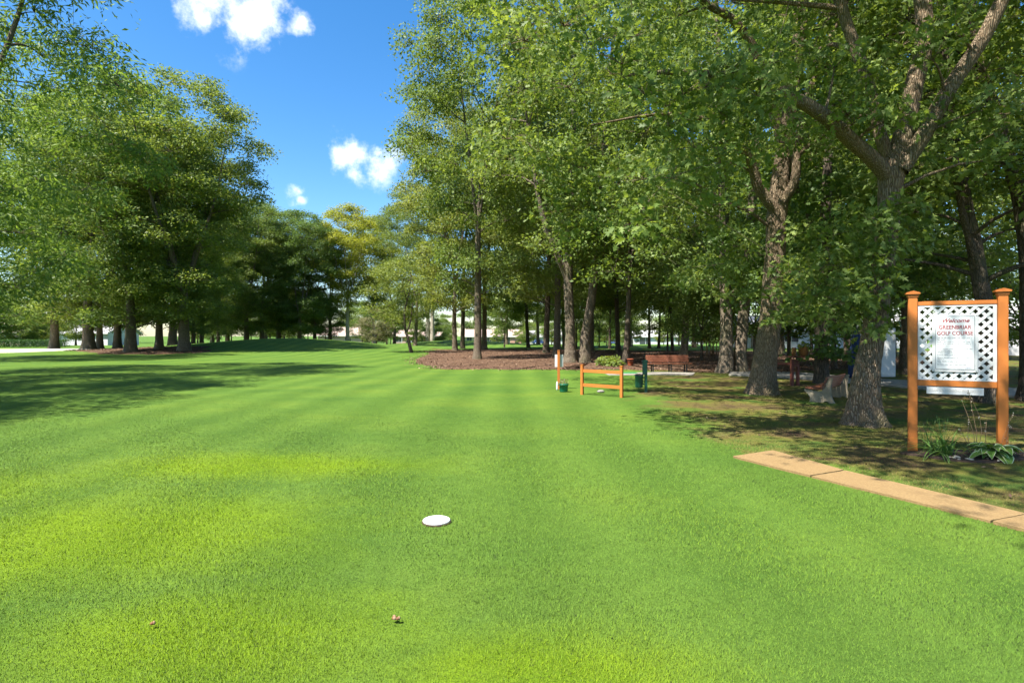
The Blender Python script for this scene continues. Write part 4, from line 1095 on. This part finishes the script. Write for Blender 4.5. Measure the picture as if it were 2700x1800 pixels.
for k in range(14):
    p = sgn(rh.uniform(.3, .9), rh.uniform(.36, .58))
    s_ = rh.uniform(.014, .035)
    tag(MB().lathe([(.2 * s_, -.2 * s_), (.9 * s_, 0), (s_, .25 * s_), (.5 * s_, .5 * s_)], 7, fn=lambda a, z: 1 + .25 * math.sin(2 * a + k)).build('pebble', M['seed_pale'], None, loc=p + Vector((0, 0, .022)), rot=(0, 0, k)),
        'small pale pebble on the soil under the hosta', 'stone', 'pebbles under the hosta')

# ------------------------------------------------------------------ small things on the near lawn
tm = G(1151, 1377)
disc = empty('tee_marker', tm); tag(disc, 'round white tee marker disc sunk in the lawn', 'tee marker')
MB().lathe([(.108, -.01), (.117, .002), (.116, .010), (.108, .0145), (.05, .017), (.004, .0175)], 48).build('disc', M['disc_white'], disc, loc=(0, 0, .012))
MB().lathe([(.118, -.01), (.126, .0), (.126, .010), (.1185, .012)], 40).build('soil_ring', M['soil'], disc)
def acorn(loc, label, n, seed):
    r_ = random.Random(seed); e = empty('fallen_acorn', loc); tag(e, label, 'acorn')
    for k in range(n):
        x, y = r_.uniform(-.018, .018), r_.uniform(-.012, .012); t = (r_.uniform(-1.5, 1.5), r_.uniform(-1.2, 1.2), r_.uniform(0, 6))
        nut = MB().lathe([(.002, -.012), (.008, -.006), (.0095, .002), (.009, .008)], 12).build('nut', M['acorn'], e, loc=(x, y, .03), rot=t)
        link('cup', MB().lathe([(.010, .006), (.011, .010), (.007, .014), (.002, .016)], 12).mesh('cup', M['stalk_dry']), nut)
acorn(G(1043, 1648), 'pair of brown acorns lying on the lawn in front of the white disc', 3, 1)
acorn(G(390, 1662), 'single small brown acorn lying far out on the bright lawn', 1, 2)

# ------------------------------------------------------------------ orange golf bag rack
ga, gb = G(1535, 1040), G(1639, 1048)
gd = gb - ga; gd.z = 0
rack = empty('bag_rack', ga, math.atan2(gd.y, gd.x)); tag(rack, 'low orange two-rail golf bag rack on the grass', 'rack')
GL = gd.length
for x in (0, GL):
    p = MB().box(x - .036, x + .036, -.036, .036, -.15, .79, .005).build('post', M['orange_paint'], rack)
    link('cap', MB().box(x - .045, x + .045, -.045, .045, .791, .815, .008).mesh('cap', M['orange_paint']), p)
for z in (.60, .22):
    MB().box(.037, GL - .037, -.022, .022, z, z + .085, .005).build('rail', M['orange_paint'], rack)

# ------------------------------------------------------------------ notice post with white board, flower pot
bp = at(1473, 17.0)
npost = empty('notice_post', bp); tag(npost, 'orange post with a small blank white board standing behind the green flower pot', 'sign')
MB().box(-.036, .036, -.036, .036, -.2, 1.14, .005).build('post', M['orange_paint'], npost)
MB().box(-.044, .044, -.044, .044, 1.141, 1.165, .008).build('cap', M['orange_paint'], npost)
MB().box(-.11, .14, .038, .050, .66, 1.03, .004).build('board', M['white_paint'], npost)
wb = at(1469, 16.7)
tag(MB().lathe([(.025, 0), (.028, .03), (.028, .2), (.016, .235), (.016, .25)], 14).build('white_bottle', M['white_paint'], None, loc=wb), 'white bottle standing beside the green flower pot', 'bottle')
fp = G(1486, 1033)
pot = empty('flower_pot', fp); tag(pot, 'green plastic flower pot with pale trailing plants at the orange post', 'flower pot')
MB().lathe([(.105, 0), (.115, .02), (.128, .19), (.142, .195), (.144, .225), (.132, .228), (.126, .20)], 28).build('bowl', M['green_plastic'], pot)
MB().lathe([(.004, .20), (.124, .202), (.124, .206), (.004, .21)], 24).build('soil', M['soil'], pot)
def leaf_clump(name, seed, n, rx, ry, rz_, size, mat, parent, loc=(0, 0, 0), kind='maple'):
    rng = np.random.default_rng(seed); u = unit(rng, n); u[:, 2] = np.abs(u[:, 2])
    P = u * np.array([rx, ry, rz_]) * rng.uniform(.3, 1, (n, 1)) ** .6
    N = u * .6 + np.array([0, 0, .5]) + rng.normal(0, .5, (n, 3)); A = u + rng.normal(0, .5, (n, 3))
    o = link(name, leaves_mesh(name, rng, P, N, A, size * rng.uniform(.6, 1.3, n), kind, M[mat]), parent, loc=loc); tag(o, kind='stuff'); return o
leaf_clump('foliage', 3, 130, .15, .15, .17, .07, 'leaf_grey', pot, (0, 0, .21), 'strip')
MB().tube([(.02, 0, .2), (.02, 0, .38)], .004, 6).build('plant_label', M['white_paint'], pot)

# ------------------------------------------------------------------ ball washer post with litter bin
wp = G(1703, 1034)
wash = empty('ball_washer', wp); tag(wash, 'dark green ball washer on a post with a hanging litter bin', 'ball washer')
MB().box(-.036, .036, -.036, .036, -.15, .90, .008).build('post', M['green_paint'], wash)
hd = MB().box(-.11, .015, -.075, -.037, .50, .86, .012).build('washer_body', M['green_paint'], wash)
link('washer_lid', MB().prism([(-.12, .861), (.05, .861), (.035, .90), (-.02, .925), (-.09, .90)], 'y', -.09, .045, .006).mesh('washer_lid', M['green_paint']), hd)
link('handle', MB().tube([(-.045, -.05, .915), (-.045, -.05, 1.12)], .008, 8).tube([(-.075, -.05, 1.125), (-.015, -.05, 1.125)], .013, 8).mesh('handle', M['metal_dark']), hd)
bn = MB().lathe([(.085, .13), (.098, .145), (.104, .16), (.112, .44), (.118, .445), (.118, .465), (.112, .47)], 28, loc=(-.20, -.02, 0)).build('bin', M['green_paint'], wash)
link('bin_lid', MB().lathe([(.119, .4715), (.12, .49), (.10, .51), (.03, .52), (.004, .521)], 28, loc=(-.20, -.02, 0)).mesh('bin_lid', M['metal_dark']), bn)
link('drain', MB().lathe([(.012, .085), (.012, .132)], 10, loc=(-.20, -.02, 0)).mesh('drain', M['green_paint']), bn)
for z in (.22, .40):
    MB().box(-.10, -.034, -.03, -.01, z, z + .025, .002).build('bracket', M['green_paint'], wash)

# ------------------------------------------------------------------ slatted bench
bl, br = at(1703, 25.4), at(1816, 25.4)
bench = empty('slatted_bench', bl); tag(bench, 'long bench of reddish wooden slats on dark legs behind the concrete pad', 'bench')
BW = br.x - bl.x
for i, (y, z) in enumerate(((.05, .705), (.035, .625), (.02, .545), (.005, .465))):
    MB().beam((0, y, z), (BW, y, z), .026, .066, .006).build('back_slat', M['wood_red'], bench)
for i, y in enumerate((-.46, -.355, -.25, -.145)):
    MB().beam((0, y, .385 - .012 * i), (BW, y, .385 - .012 * i), .088, .034, .006).build('seat_slat', M['wood_red'], bench)
for x in (.22, BW / 2 + .05, BW - .22):
    f = MB()
    f.box(x - .025, x + .025, -.50, -.05, .335, .352)
    f.beam((x, -.02, .34), (x, .085, .72), .05, .02)
    f.box(x - .025, x + .025, -.44, -.41, -.05, .335); f.box(x - .025, x + .025, -.10, -.07, -.05, .335)
    f.build('leg_frame', M['metal_dark'], bench)
mt = at(1659, 24.0)
tag(MB().box(-.42, .32, -.25, .35, .034, .052, .004).build('tee_mat', M['mat_green'], None, loc=(mt.x, mt.y, mt.z)), 'bright green hitting mat on the concrete pad by the bench', 'mat')

# ------------------------------------------------------------------ rust red bucket, low plants, stone
rb = at(1662, 30.2)
bucket = empty('red_bucket', rb); tag(bucket, 'rust red bucket on the mulch beside the slender tree', 'bucket')
MB().lathe([(.12, 0.02), (.13, .05), (.17, .36), (.178, .365), (.178, .39), (.165, .39), (.155, .34), (.004, .33)], 26).build('body', M['terracotta'], bucket)
MB().tube([(-.17, 0, .37), (-.12, -.17, .30), (0, -.2, .26), (.12, -.17, .30), (.17, 0, .37)], .006, 6).build('handle', M['metal_dark'], bucket)
for k, (px, Y, r_) in enumerate(((1592, 29.6, .42), (1622, 29.2, .46), (1606, 31.0, .5))):
    b_ = empty('low_shrub', at(px, Y)); tag(b_, 'low green leafy plant growing in the mulch by the twin trunks', 'plant', 'low plants in the mulch')
    leaf_clump('foliage', 60 + k, 150, r_, r_, .42, .16, 'leaf_maple', b_, (0, 0, .08))
    MB().tube([(0, 0, 0), (.03, 0, .15), (.1, .02, .3)], .01, 6).tube([(0, 0, 0), (-.1, 0, .25)], .008, 6).build('stem', M['stalk_dry'], b_)
sg = G(1584, 1035)
tag(MB().lathe([(.03, 0), (.085, .02), (.09, .045), (.05, .075), (.01, .082)], 10, fn=lambda a, z: 1 + .28 * math.sin(2 * a + 1) + .12 * math.sin(5 * a)).build('field_stone', M['stone'], None, loc=sg), 'small dark stone lying on the grass inside the orange rack', 'stone')

# ------------------------------------------------------------------ concrete-legged bench seen from its end
ca, cb = G(2168, 1061), G(2213, 1047)
cd = cb - ca; cd.z = 0; CL = cd.length
cbench = empty('concrete_bench', ca, math.atan2(cd.y, cd.x) ); tag(cbench, 'park bench with curved concrete ends and red brown slats between the two oaks', 'bench')
# local x runs from the near end to the far end, local +y is the sitting side
prof = [(.20, .0), (.50, 0), (.47, .06), (.46, .14), (.50, .20), (.57, .27), (.60, .33), (.50, .34), (.30, .30), (.21, .31), (.13, .40), (.07, .58), (.05, .635), (-.03, .64), (-.02, .56), (.01, .40), (.0, .20), (-.05, .07), (-.10, .0), (.02, 0), (.07, .06), (.13, .07)]
for x in (0, CL):
    MB().prism([(u - .2, v - .03) for u, v in prof], 'x', x - .045, x + .045, .008).build('end_leg', M['concrete_bench'], cbench)
for i in range(5):
    t = i / 4
    MB().beam((-.10, .33 - t * .30, .345 - t * .025), (CL + .10, .33 - t * .30, .345 - t * .025), .066, .030, .005).build('seat_slat', M['wood_red'], cbench)
for i in range(4):
    t = i / 3
    p = (.02 - t * .10, .37 + t * .22)
    MB().beam((-.10, p[0] - .03, p[1]), (CL + .10, p[0] - .03, p[1]), .028, .062, .005).build('back_slat', M['wood_red'], cbench)

# ------------------------------------------------------------------ maroon stand, hanging planter, rope
ms = G(2095, 1016)
stand = empty('timber_stand', ms, .25); tag(stand, 'maroon timber stand of short posts with a small slatted box', 'stand')
for x, y, h_ in ((-.10, 0, .86), (.12, 0, .90), (-.30, 1.0, .80)):
    MB().box(x - .042, x + .042, y - .042, y + .042, -.1, h_, .005).build('post', M['wood_maroon'], stand)
MB().box(-.20, .30, -.10, .16, .905, .945, .005).build('shelf', M['wood_maroon'], stand)
for z in (.62, .68, .74, .80):
    MB().box(-.16, .10, -.075, -.045, z, z + .045, .003).build('box_slat', M['wood_maroon'], stand)
MB().beam((-.10, .04, .70), (-.30, .96, .66), .05, .07).build('rail', M['wood_maroon'], stand)
MB().lathe([(.05, .946), (.065, 1.0), (.07, 1.16), (.06, 1.22)], 14, loc=(-.0, .03, 0)).build('pump_head', M['coir'], stand)
pl = ms + Vector((.30, .02, .93))
bowl = empty('planter_bowl', pl); tag(bowl, 'rust brown bowl planter with a small plant on the maroon stand', 'planter')
MB().lathe([(.06, .018), (.11, .05), (.15, .16), (.16, .29), (.165, .30), (.15, .30), (.13, .26), (.004, .25)], 24).build('bowl', M['coir'], bowl)
leaf_clump('foliage', 71, 90, .15, .15, .22, .10, 'leaf_warm', bowl, (0, 0, .26))
rp_ = ms + Vector((-.35, .6, 0))
tag(MB().tube([rp_ + Vector((.10, .1, .62)), rp_ + Vector((.0, .05, .40)), rp_ + Vector((-.1, 0, .20)), rp_ + Vector((-.30, 0, .07)), rp_ + Vector((-.48, 0, .04))], .012, 8).lathe([(.05, 0), (.04, .05), (.015, .09)], 10, loc=rp_ + Vector((-.49, 0, .01))).build('white_rope', M['rope'], None), 'white rope trailing from the maroon stand to the ground', 'rope')

# ------------------------------------------------------------------ navy cover, white cabinet
nc = at(2258, 21.0); nc.z += .06
cov = empty('navy_cover', nc); tag(cov, 'navy blue fabric cover hanging in folds over a folded parasol', 'cover')
MB().lathe([(.22, .0), (.25, .05), (.24, .5), (.22, .95), (.19, 1.3), (.12, 1.6), (.05, 1.75), (.02, 1.78)], 72, fn=lambda a, z: 1 + .16 * math.sin(9 * a + z) * (1 - z / 2.2)).build('cloth', M['navy_cloth'], cov)
MB().tube([(0, 0, 1.72), (0, 0, 1.95)], .02, 10).build('pole', M['metal_dark'], cov)
MB().lathe([(.26, -.02), (.26, .0), (.04, .03)], 20).build('foot', M['metal_dark'], cov, loc=(0, 0, .02))
wc = at(2345, 21.6); wc.z += .058
cab = empty('white_cabinet', wc); tag(cab, 'tall white cabinet standing on the concrete walkway behind the big oak', 'cabinet')
MB().box(-.42, .24, 0, .6, 0, 1.85, .01).build('body', M['white_paint'], cab)
for z0, z1 in ((.06, 1.0), (1.015, 1.80)):
    d_ = MB().box(-.40, .22, -.024, -.002, z0, z1, .008).build('door', M['white_paint'], cab)
    link('handle', MB().box(.15, .17, -.05, -.026, z0 + .3, z0 + .5, .004).mesh('handle', M['door_grey']), d_)

# ------------------------------------------------------------------ hedge, tan shrub
hg = at(72, 80)
hedge = empty('clipped_hedge', hg, .05); tag(hedge, 'long low clipped hedge behind the sand bunker', 'hedge')
rng_h = np.random.default_rng(9)
n_h = 9000
HP = np.column_stack([rng_h.uniform(-4.6, 5.6, n_h), rng_h.uniform(-.6, .6, n_h), rng_h.uniform(.05, .95, n_h)])
fce = rng_h.integers(0, 3, n_h); HP[fce == 0, 1] = -.6 + rng_h.normal(0, .05, (fce == 0).sum()); HP[fce == 1, 2] = .95 + rng_h.normal(0, .06, (fce == 1).sum())
HN = np.where((fce == 0)[:, None], [0, -1, .3], [0, 0, 1]) + rng_h.normal(0, .5, (n_h, 3))
tag(link('foliage', leaves_mesh('foliage', rng_h, HP, HN, unit(rng_h, n_h), rng_h.uniform(.10, .2, n_h), 'rhomb', M['hedge_leaf']), hedge), kind='stuff')
for k in range(9):
    MB().tube([(-4.2 + k * 1.15, 0, -.05), (-4.2 + k * 1.15, 0, .6)], [.04, .015], 6).build('stem', M['bark_dark'], hedge)
tsh = at(1892, 47)
shrub = empty('tan_shrub', tsh); tag(shrub, 'yellowing many stemmed shrub behind the joined brown trunks', 'shrub')
rsx = random.Random(12)
for k in range(16):
    a, rr_ = rsx.uniform(0, 6.28), rsx.uniform(.1, 1.3)
    x, y = rr_ * math.cos(a), rr_ * math.sin(a) * .6
    MB().tube([(x, y, -.05), (x * 1.05 + rsx.uniform(-.1, .1), y, .9), (x * 1.2 + rsx.uniform(-.2, .2), y, rsx.uniform(1.5, 2.3))], [.035, .025, .01], 6).build('stem', M['stalk_dry'], shrub)
leaf_clump('foliage', 81, 2600, 1.9, 1.2, 1.7, .15, 'leaf_tan', shrub, (0, 0, 1.0), 'rhomb')

# ------------------------------------------------------------------ houses
def house(name, label, loc, rz, W, D, eave, ridge, wall, roof, openings, over=.45, porch=None):
    """long side towards local -y; openings: (x, z, w, h, kind) on that side"""
    e = empty(name, loc, rz); tag(e, label, 'house')
    w = MB(); w.box(0, W, 0, D, -.6, eave)
    w.prism([(0.02, eave - .02), (D - .02, eave - .02), (D / 2, ridge - .12)], 'x', .02, W - .02)
    w.build('wall', M[wall], e)
    r = MB()
    for s in (0, 1):
        y0 = -over if s == 0 else D + over
        sl = (ridge - eave) / (D / 2); z0 = eave - over * sl
        pr = [(y0, z0), (D / 2, ridge), (D / 2, ridge + .16), (y0, z0 + .16)]
        r.prism(pr, 'x', -over, W + over)
    ro = r.build('roof', M[roof], e)
    link('fascia', MB().box(-over, W + over, -over - .05, -over - .002, eave - over * (ridge - eave) / (D / 2) - .06, eave - over * (ridge - eave) / (D / 2) + .14).mesh('fascia', M['white_paint']), ro)
    for (x, z, ww, hh, kd) in openings:
        if kd == 'window':
            f = MB()
            f.box(x - .06, x, -.07, -.002, z - .06, z + hh + .06); f.box(x + ww, x + ww + .06, -.07, -.002, z - .06, z + hh + .06)
            f.box(x, x + ww, -.07, -.002, z - .06, z); f.box(x, x + ww, -.07, -.002, z + hh, z + hh + .06); f.box(x + ww / 2 - .025, x + ww / 2 + .025, -.065, -.002, z, z + hh)
            wdw = f.build('window', M['white_paint'], e)
            for k in (0, 1):
                link('pane', MB().box(x + .002 + k * (ww / 2 + .025), x + ww / 2 - .027 + k * (ww / 2 + .025), -.03, -.004, z + .002, z + hh - .002).mesh('pane', M['glass_dark']), wdw)
        elif kd == 'door':
            dr = MB().box(x, x + ww, -.05, -.002, z, z + hh).build('door', M['glass_dark'], e)
            link('handle', MB().box(x + ww * .85, x + ww * .9, -.09, -.052, z + 1.0, z + 1.12).mesh('handle', M['hubcap']), dr)
        elif kd == 'garage':
            gdr = MB().box(x, x + ww, -.03, -.002, z, z + hh).build('garage_door', M['door_grey'], e)
            for k in range(4):
                link('door_panel', MB().box(x + .05, x + ww - .05, -.06, -.032, z + .05 + k * hh / 4, z + (k + 1) * hh / 4 - .03).mesh('door_panel', M['door_grey']), gdr)
        elif kd == 'brick':
            MB().box(x, x + ww, -.08, -.002, z, z + hh).build('brick_panel', M['wall_brick'], e)
        elif kd == 'ac':
            MB().box(x, x + ww, -.5, -.09, z, z + hh, .03).build('air_unit', M['metal_dark'], e)
    if porch:
        x0, x1, dep = porch
        MB().box(x0, x1, -dep, -over - .06, eave - .25, eave - .08).build('porch_roof', M[roof], e)
        for x in np.linspace(x0 + .1, x1 - .1, 4): MB().box(x - .06, x + .06, -dep + .1, -dep + .22, -.5, eave - .252).build('porch_post', M['white_paint'], e)
    return e
def house_at(px, Y): p = at(px, Y); return p
house('house', 'cream bungalow with a pinkish brown roof beyond the mulch bed', house_at(1222, 168), 0, 17.2, 9, 2.35, 4.3, 'wall_cream', 'roof_brown',
      [(1.0, .9, 1.5, 1.1, 'window'), (3.2, .9, 1.5, 1.1, 'window'), (7.0, .8, 1.2, 1.15, 'window'), (8.9, .8, 1.2, 1.15, 'window'), (10.9, .1, 1.3, 2.0, 'door'), (12.5, .1, 1.2, 2.0, 'door'), (13.9, -.3, 3.2, 2.3, 'brick'), (15.2, 0, .9, 1.0, 'ac')])
house('house', 'grey garage house with a blue car parked before it', house_at(1388, 172), 0, 13, 8, 2.3, 4.0, 'wall_white', 'roof_grey', [(1.2, 0, 2.6, 2.0, 'garage'), (4.3, 0, 2.6, 2.0, 'garage'), (9, .9, 1.5, 1.1, 'window')])
house('house', 'white bungalow with pale grey roof seen through the thin trees', house_at(1672, 165), 0, 20, 9, 2.3, 4.0, 'wall_white', 'roof_grey', [(1.6, .1, 1.6, 1.9, 'door'), (3.4, .1, 1.3, 1.9, 'door'), (7.5, .8, 1.6, 1.1, 'window'), (12, .8, 1.6, 1.1, 'window'), (16, .8, 1.6, 1.1, 'window')])
house('house', 'low house with a long brown roof and bright porch behind the small slanted tree', house_at(1035, 160), 0, 13.5, 9, 2.4, 4.4, 'wall_pink', 'roof_brown', [(1, .8, 1.6, 1.2, 'window'), (4, .8, 1.6, 1.2, 'window'), (7, .8, 1.6, 1.2, 'window'), (10, .8, 1.6, 1.2, 'window')], porch=(3, 11, 2.6))
house('house', 'brown roofed house just past the crest of the mound', house_at(838, 150), .1, 12, 9, 2.5, 4.6, 'wall_pink', 'roof_brown', [(2, .8, 1.6, 1.2, 'window'), (7, .8, 1.6, 1.2, 'window')])
house('house', 'bluish white house wall between the leaning trunk and the fused trunks', house_at(138, 118), -.15, 13, 8, 2.6, 4.6, 'wall_white', 'roof_grey', [(8, .8, 1.6, 1.2, 'window')])
house('house', 'pinkish house behind the clipped hedge', house_at(-120, 125), .2, 12.5, 9, 2.9, 5.0, 'wall_pink', 'roof_brown', [(3, .9, 1.6, 1.2, 'window'), (8, .9, 1.6, 1.2, 'window')])
house('house', 'white house with grey shingle roof and dark doorway beyond the tan shrub', house_at(1962, 74), -.12, 22, 9, 2.35, 4.2, 'wall_white', 'roof_grey', [(.9, 0, 1.4, 2.1, 'door'), (5, .8, 1.7, 1.2, 'window'), (16, .8, 1.7, 1.2, 'window')])
house('house', 'grey roofed house with a porch past the welcome sign', house_at(2640, 46), -.3, 14, 8, 2.5, 4.2, 'wall_white', 'roof_grey', [(2, .8, 1.6, 1.2, 'window'), (8, .1, 1.0, 2.0, 'door')], porch=(1, 7, 2.4))

# ------------------------------------------------------------------ cars
def car(px, Y, label, rz):
    e = empty('parked_car', at(px, Y), rz); tag(e, label, 'car')
    pr = [(-2.1, .35), (2.1, .35), (2.12, .62), (1.95, .82), (1.0, .92), (-1.5, .95), (-2.05, .88), (-2.15, .6)]
    MB().prism(pr, 'y', -.85, .85, .06).build('body', M['car_blue'], e)
    cb_ = MB().prism([(-1.55, .93), (.95, .9), (.35, 1.42), (-1.0, 1.45)], 'y', -.74, .74, .05).build('cabin', M['car_blue'], e)
    for y0, y1 in ((-.765, -.742), (.742, .765)):
        link('side_window', MB().prism([(-1.25, .97), (.68, .96), (.25, 1.34), (-.92, 1.36)], 'y', y0, y1).mesh('side_window', M['glass_dark']), cb_)
    link('windscreen', MB().beam((.93, 0, .98), (.47, 0, 1.36), 1.3, .03).mesh('windscreen', M['glass_dark']), cb_)
    for x in (-1.3, 1.3):
        for y in (-.78, .78):
            w = MB().lathe([(.2, -.1), (.31, -.1), (.33, -.06), (.33, .06), (.31, .1), (.2, .1)], 20).build('wheel', M['rubber'], e, loc=(x, y, .33), rot=(R(90), 0, 0))
            link('rim', MB().lathe([(.19, -.112), (.19, .112)], 16).mesh('rim', M['hubcap']), w)
    for y in (-.6, .6):
        MB().box(2.06, 2.14, y - .16, y + .16, .62, .74, .02).build('headlight', M['white_paint'], e)
car(1422, 163, 'blue car parked in front of the grey garage', 0.2)
car(1617, 158, 'blue car glimpsed between dark trunks left of the white bungalow', 1.2)

# ------------------------------------------------------------------ grass blades and fallen leaves
def grass():
    rng = np.random.default_rng(101)
    # candidates over the near view, thinned with distance
    n0 = 780000
    u = rng.uniform(0, 1, n0)
    y = 1.6 * (17.0 / 1.6) ** u                                    # density ~ 1 / y across, times the width ~ y: 1 / y^2 per area
    x = rng.uniform(-1.02, 1.05, n0) * (y + .9)
    keep = np.ones(n0, bool)
    near = np.array([b for a, b in ROUGH_EDGE]); ey = np.array([a for a, b in ROUGH_EDGE])
    keep &= ~in_poly([(a, b) for a, b in nearE] + [(a, b) for a, b in farE[::-1]], x, y)
    keep &= (x - tm.x) ** 2 + (y - tm.y) ** 2 > .118 ** 2
    rg = rough_at(x, y)
    nz = .5 * np.sin(x * 2.1 + np.sin(y * 1.7)) + .5 * np.sin(y * 2.6 + np.sin(x * 1.3))
    keep &= (rg < .05) | (rng.uniform(0, 1, n0) < .36 + .34 * nz)
    keep &= rng.uniform(0, 1, n0) > sstep(8, 17, y)
    x, y, rg = x[keep], y[keep], rg[keep]; n_ = len(x)
    z = H(x, y)
    a = rng.uniform(0, 6.283, n_)
    h = rng.uniform(.007, .021, n_) * (1 + .25 * np.sin(x * 3 + y * 2)) * np.where(rg > .05, 1.25, 1) * (1 - .6 * sstep(6, 17, y))
    w = rng.uniform(.0013, .0027, n_) * (y / 3.0) ** .8
    lean = rng.uniform(.1, .9, n_) * h; la = rng.uniform(0, 6.283, n_)
    ca_, sa_ = np.cos(a) * w, np.sin(a) * w
    V = np.empty((n_, 3, 3), np.float32)
    V[:, 0] = np.column_stack([x - ca_, y - sa_, z - .002]); V[:, 1] = np.column_stack([x + ca_, y + sa_, z - .002])
    V[:, 2] = np.column_stack([x + np.cos(la) * lean, y + np.sin(la) * lean, z + h])
    lush = lush_at(x, y)
    patch = .5 + .22 * np.sin(x * 1.1 + .6 * np.sin(y)) + .2 * np.sin(y * 1.4 + x * .5)
    v = np.clip(.10 + .25 * patch + .34 * lush + rng.normal(0, .07, n_), 0, .68)
    v = np.where(rg > .1, np.clip(rng.normal(.84, .08, n_), .7, 1), v)
    m = litter_mat('grass_blade', [(0, (.066, .146, .018)), (.30, (.118, .212, .023)), (.64, (.200, .295, .004)), (.72, (.10, .14, .03)), (.86, (.16, .155, .035)), (1, (.24, .19, .07))], trans=.25, soft=.75)
    me = build_mesh('lawn_grass', V.reshape(-1, 3), [np.arange(n_ * 3).reshape(-1, 3)], m, attr={'v': ('FACE', v)})
    tag(link('lawn_grass', me), 'short mown grass blades covering the near lawn', 'grass', kind='stuff')
grass()

def litter():
    rng = np.random.default_rng(202)
    def scatter(n, box, test, size, lift):
        x = rng.uniform(box[0], box[1], n * 3); y = rng.uniform(box[2], box[3], n * 3)
        k = test(x, y); return x[k][:n], y[k][:n], size, lift
    sets = [scatter(17000, (-8, 30, 24, 67), lambda x, y: in_poly(mulch_r, x, y), (.07, .15), .035),
            scatter(3500, (-48, -26, 45, 65), lambda x, y: in_poly(mulch_l, x, y), (.07, .16), .035),
            scatter(1500, (2.5, 14, 3, 26), lambda x, y: (rough_at(x, y) > .2), (.025, .06), .012)]
    for poly, n_ in ((mulch_r, 4200), (mulch_l, 1500)):
        i = rng.integers(0, len(poly), n_); t = rng.uniform(0, 1, (n_, 1))
        q = poly[i] * (1 - t) + poly[(i + 1) % len(poly)] * t + rng.normal(0, .38, (n_, 2))
        sets.append((q[:, 0], q[:, 1], (.05, .13), .03))
    P, N, A, S = [], [], [], []
    for x, y, (s0, s1), lift in sets:
        n_ = len(x)
        P.append(np.column_stack([x, y, H(x, y) + lift + rng.uniform(0, .02, n_)])); N.append(np.array([0, 0, 1]) + rng.normal(0, .35, (n_, 3)))
        A.append(rng.normal(size=(n_, 3))); S.append(rng.uniform(s0, s1, n_))
    me = leaves_mesh('fallen_leaves', rng, *map(np.concatenate, (P, N, A, S)), 'rhomb', M['litter'])
    tag(link('fallen_leaves', me), 'brown fallen leaves scattered over the mulch and rough grass', 'leaves', kind='stuff')
litter()
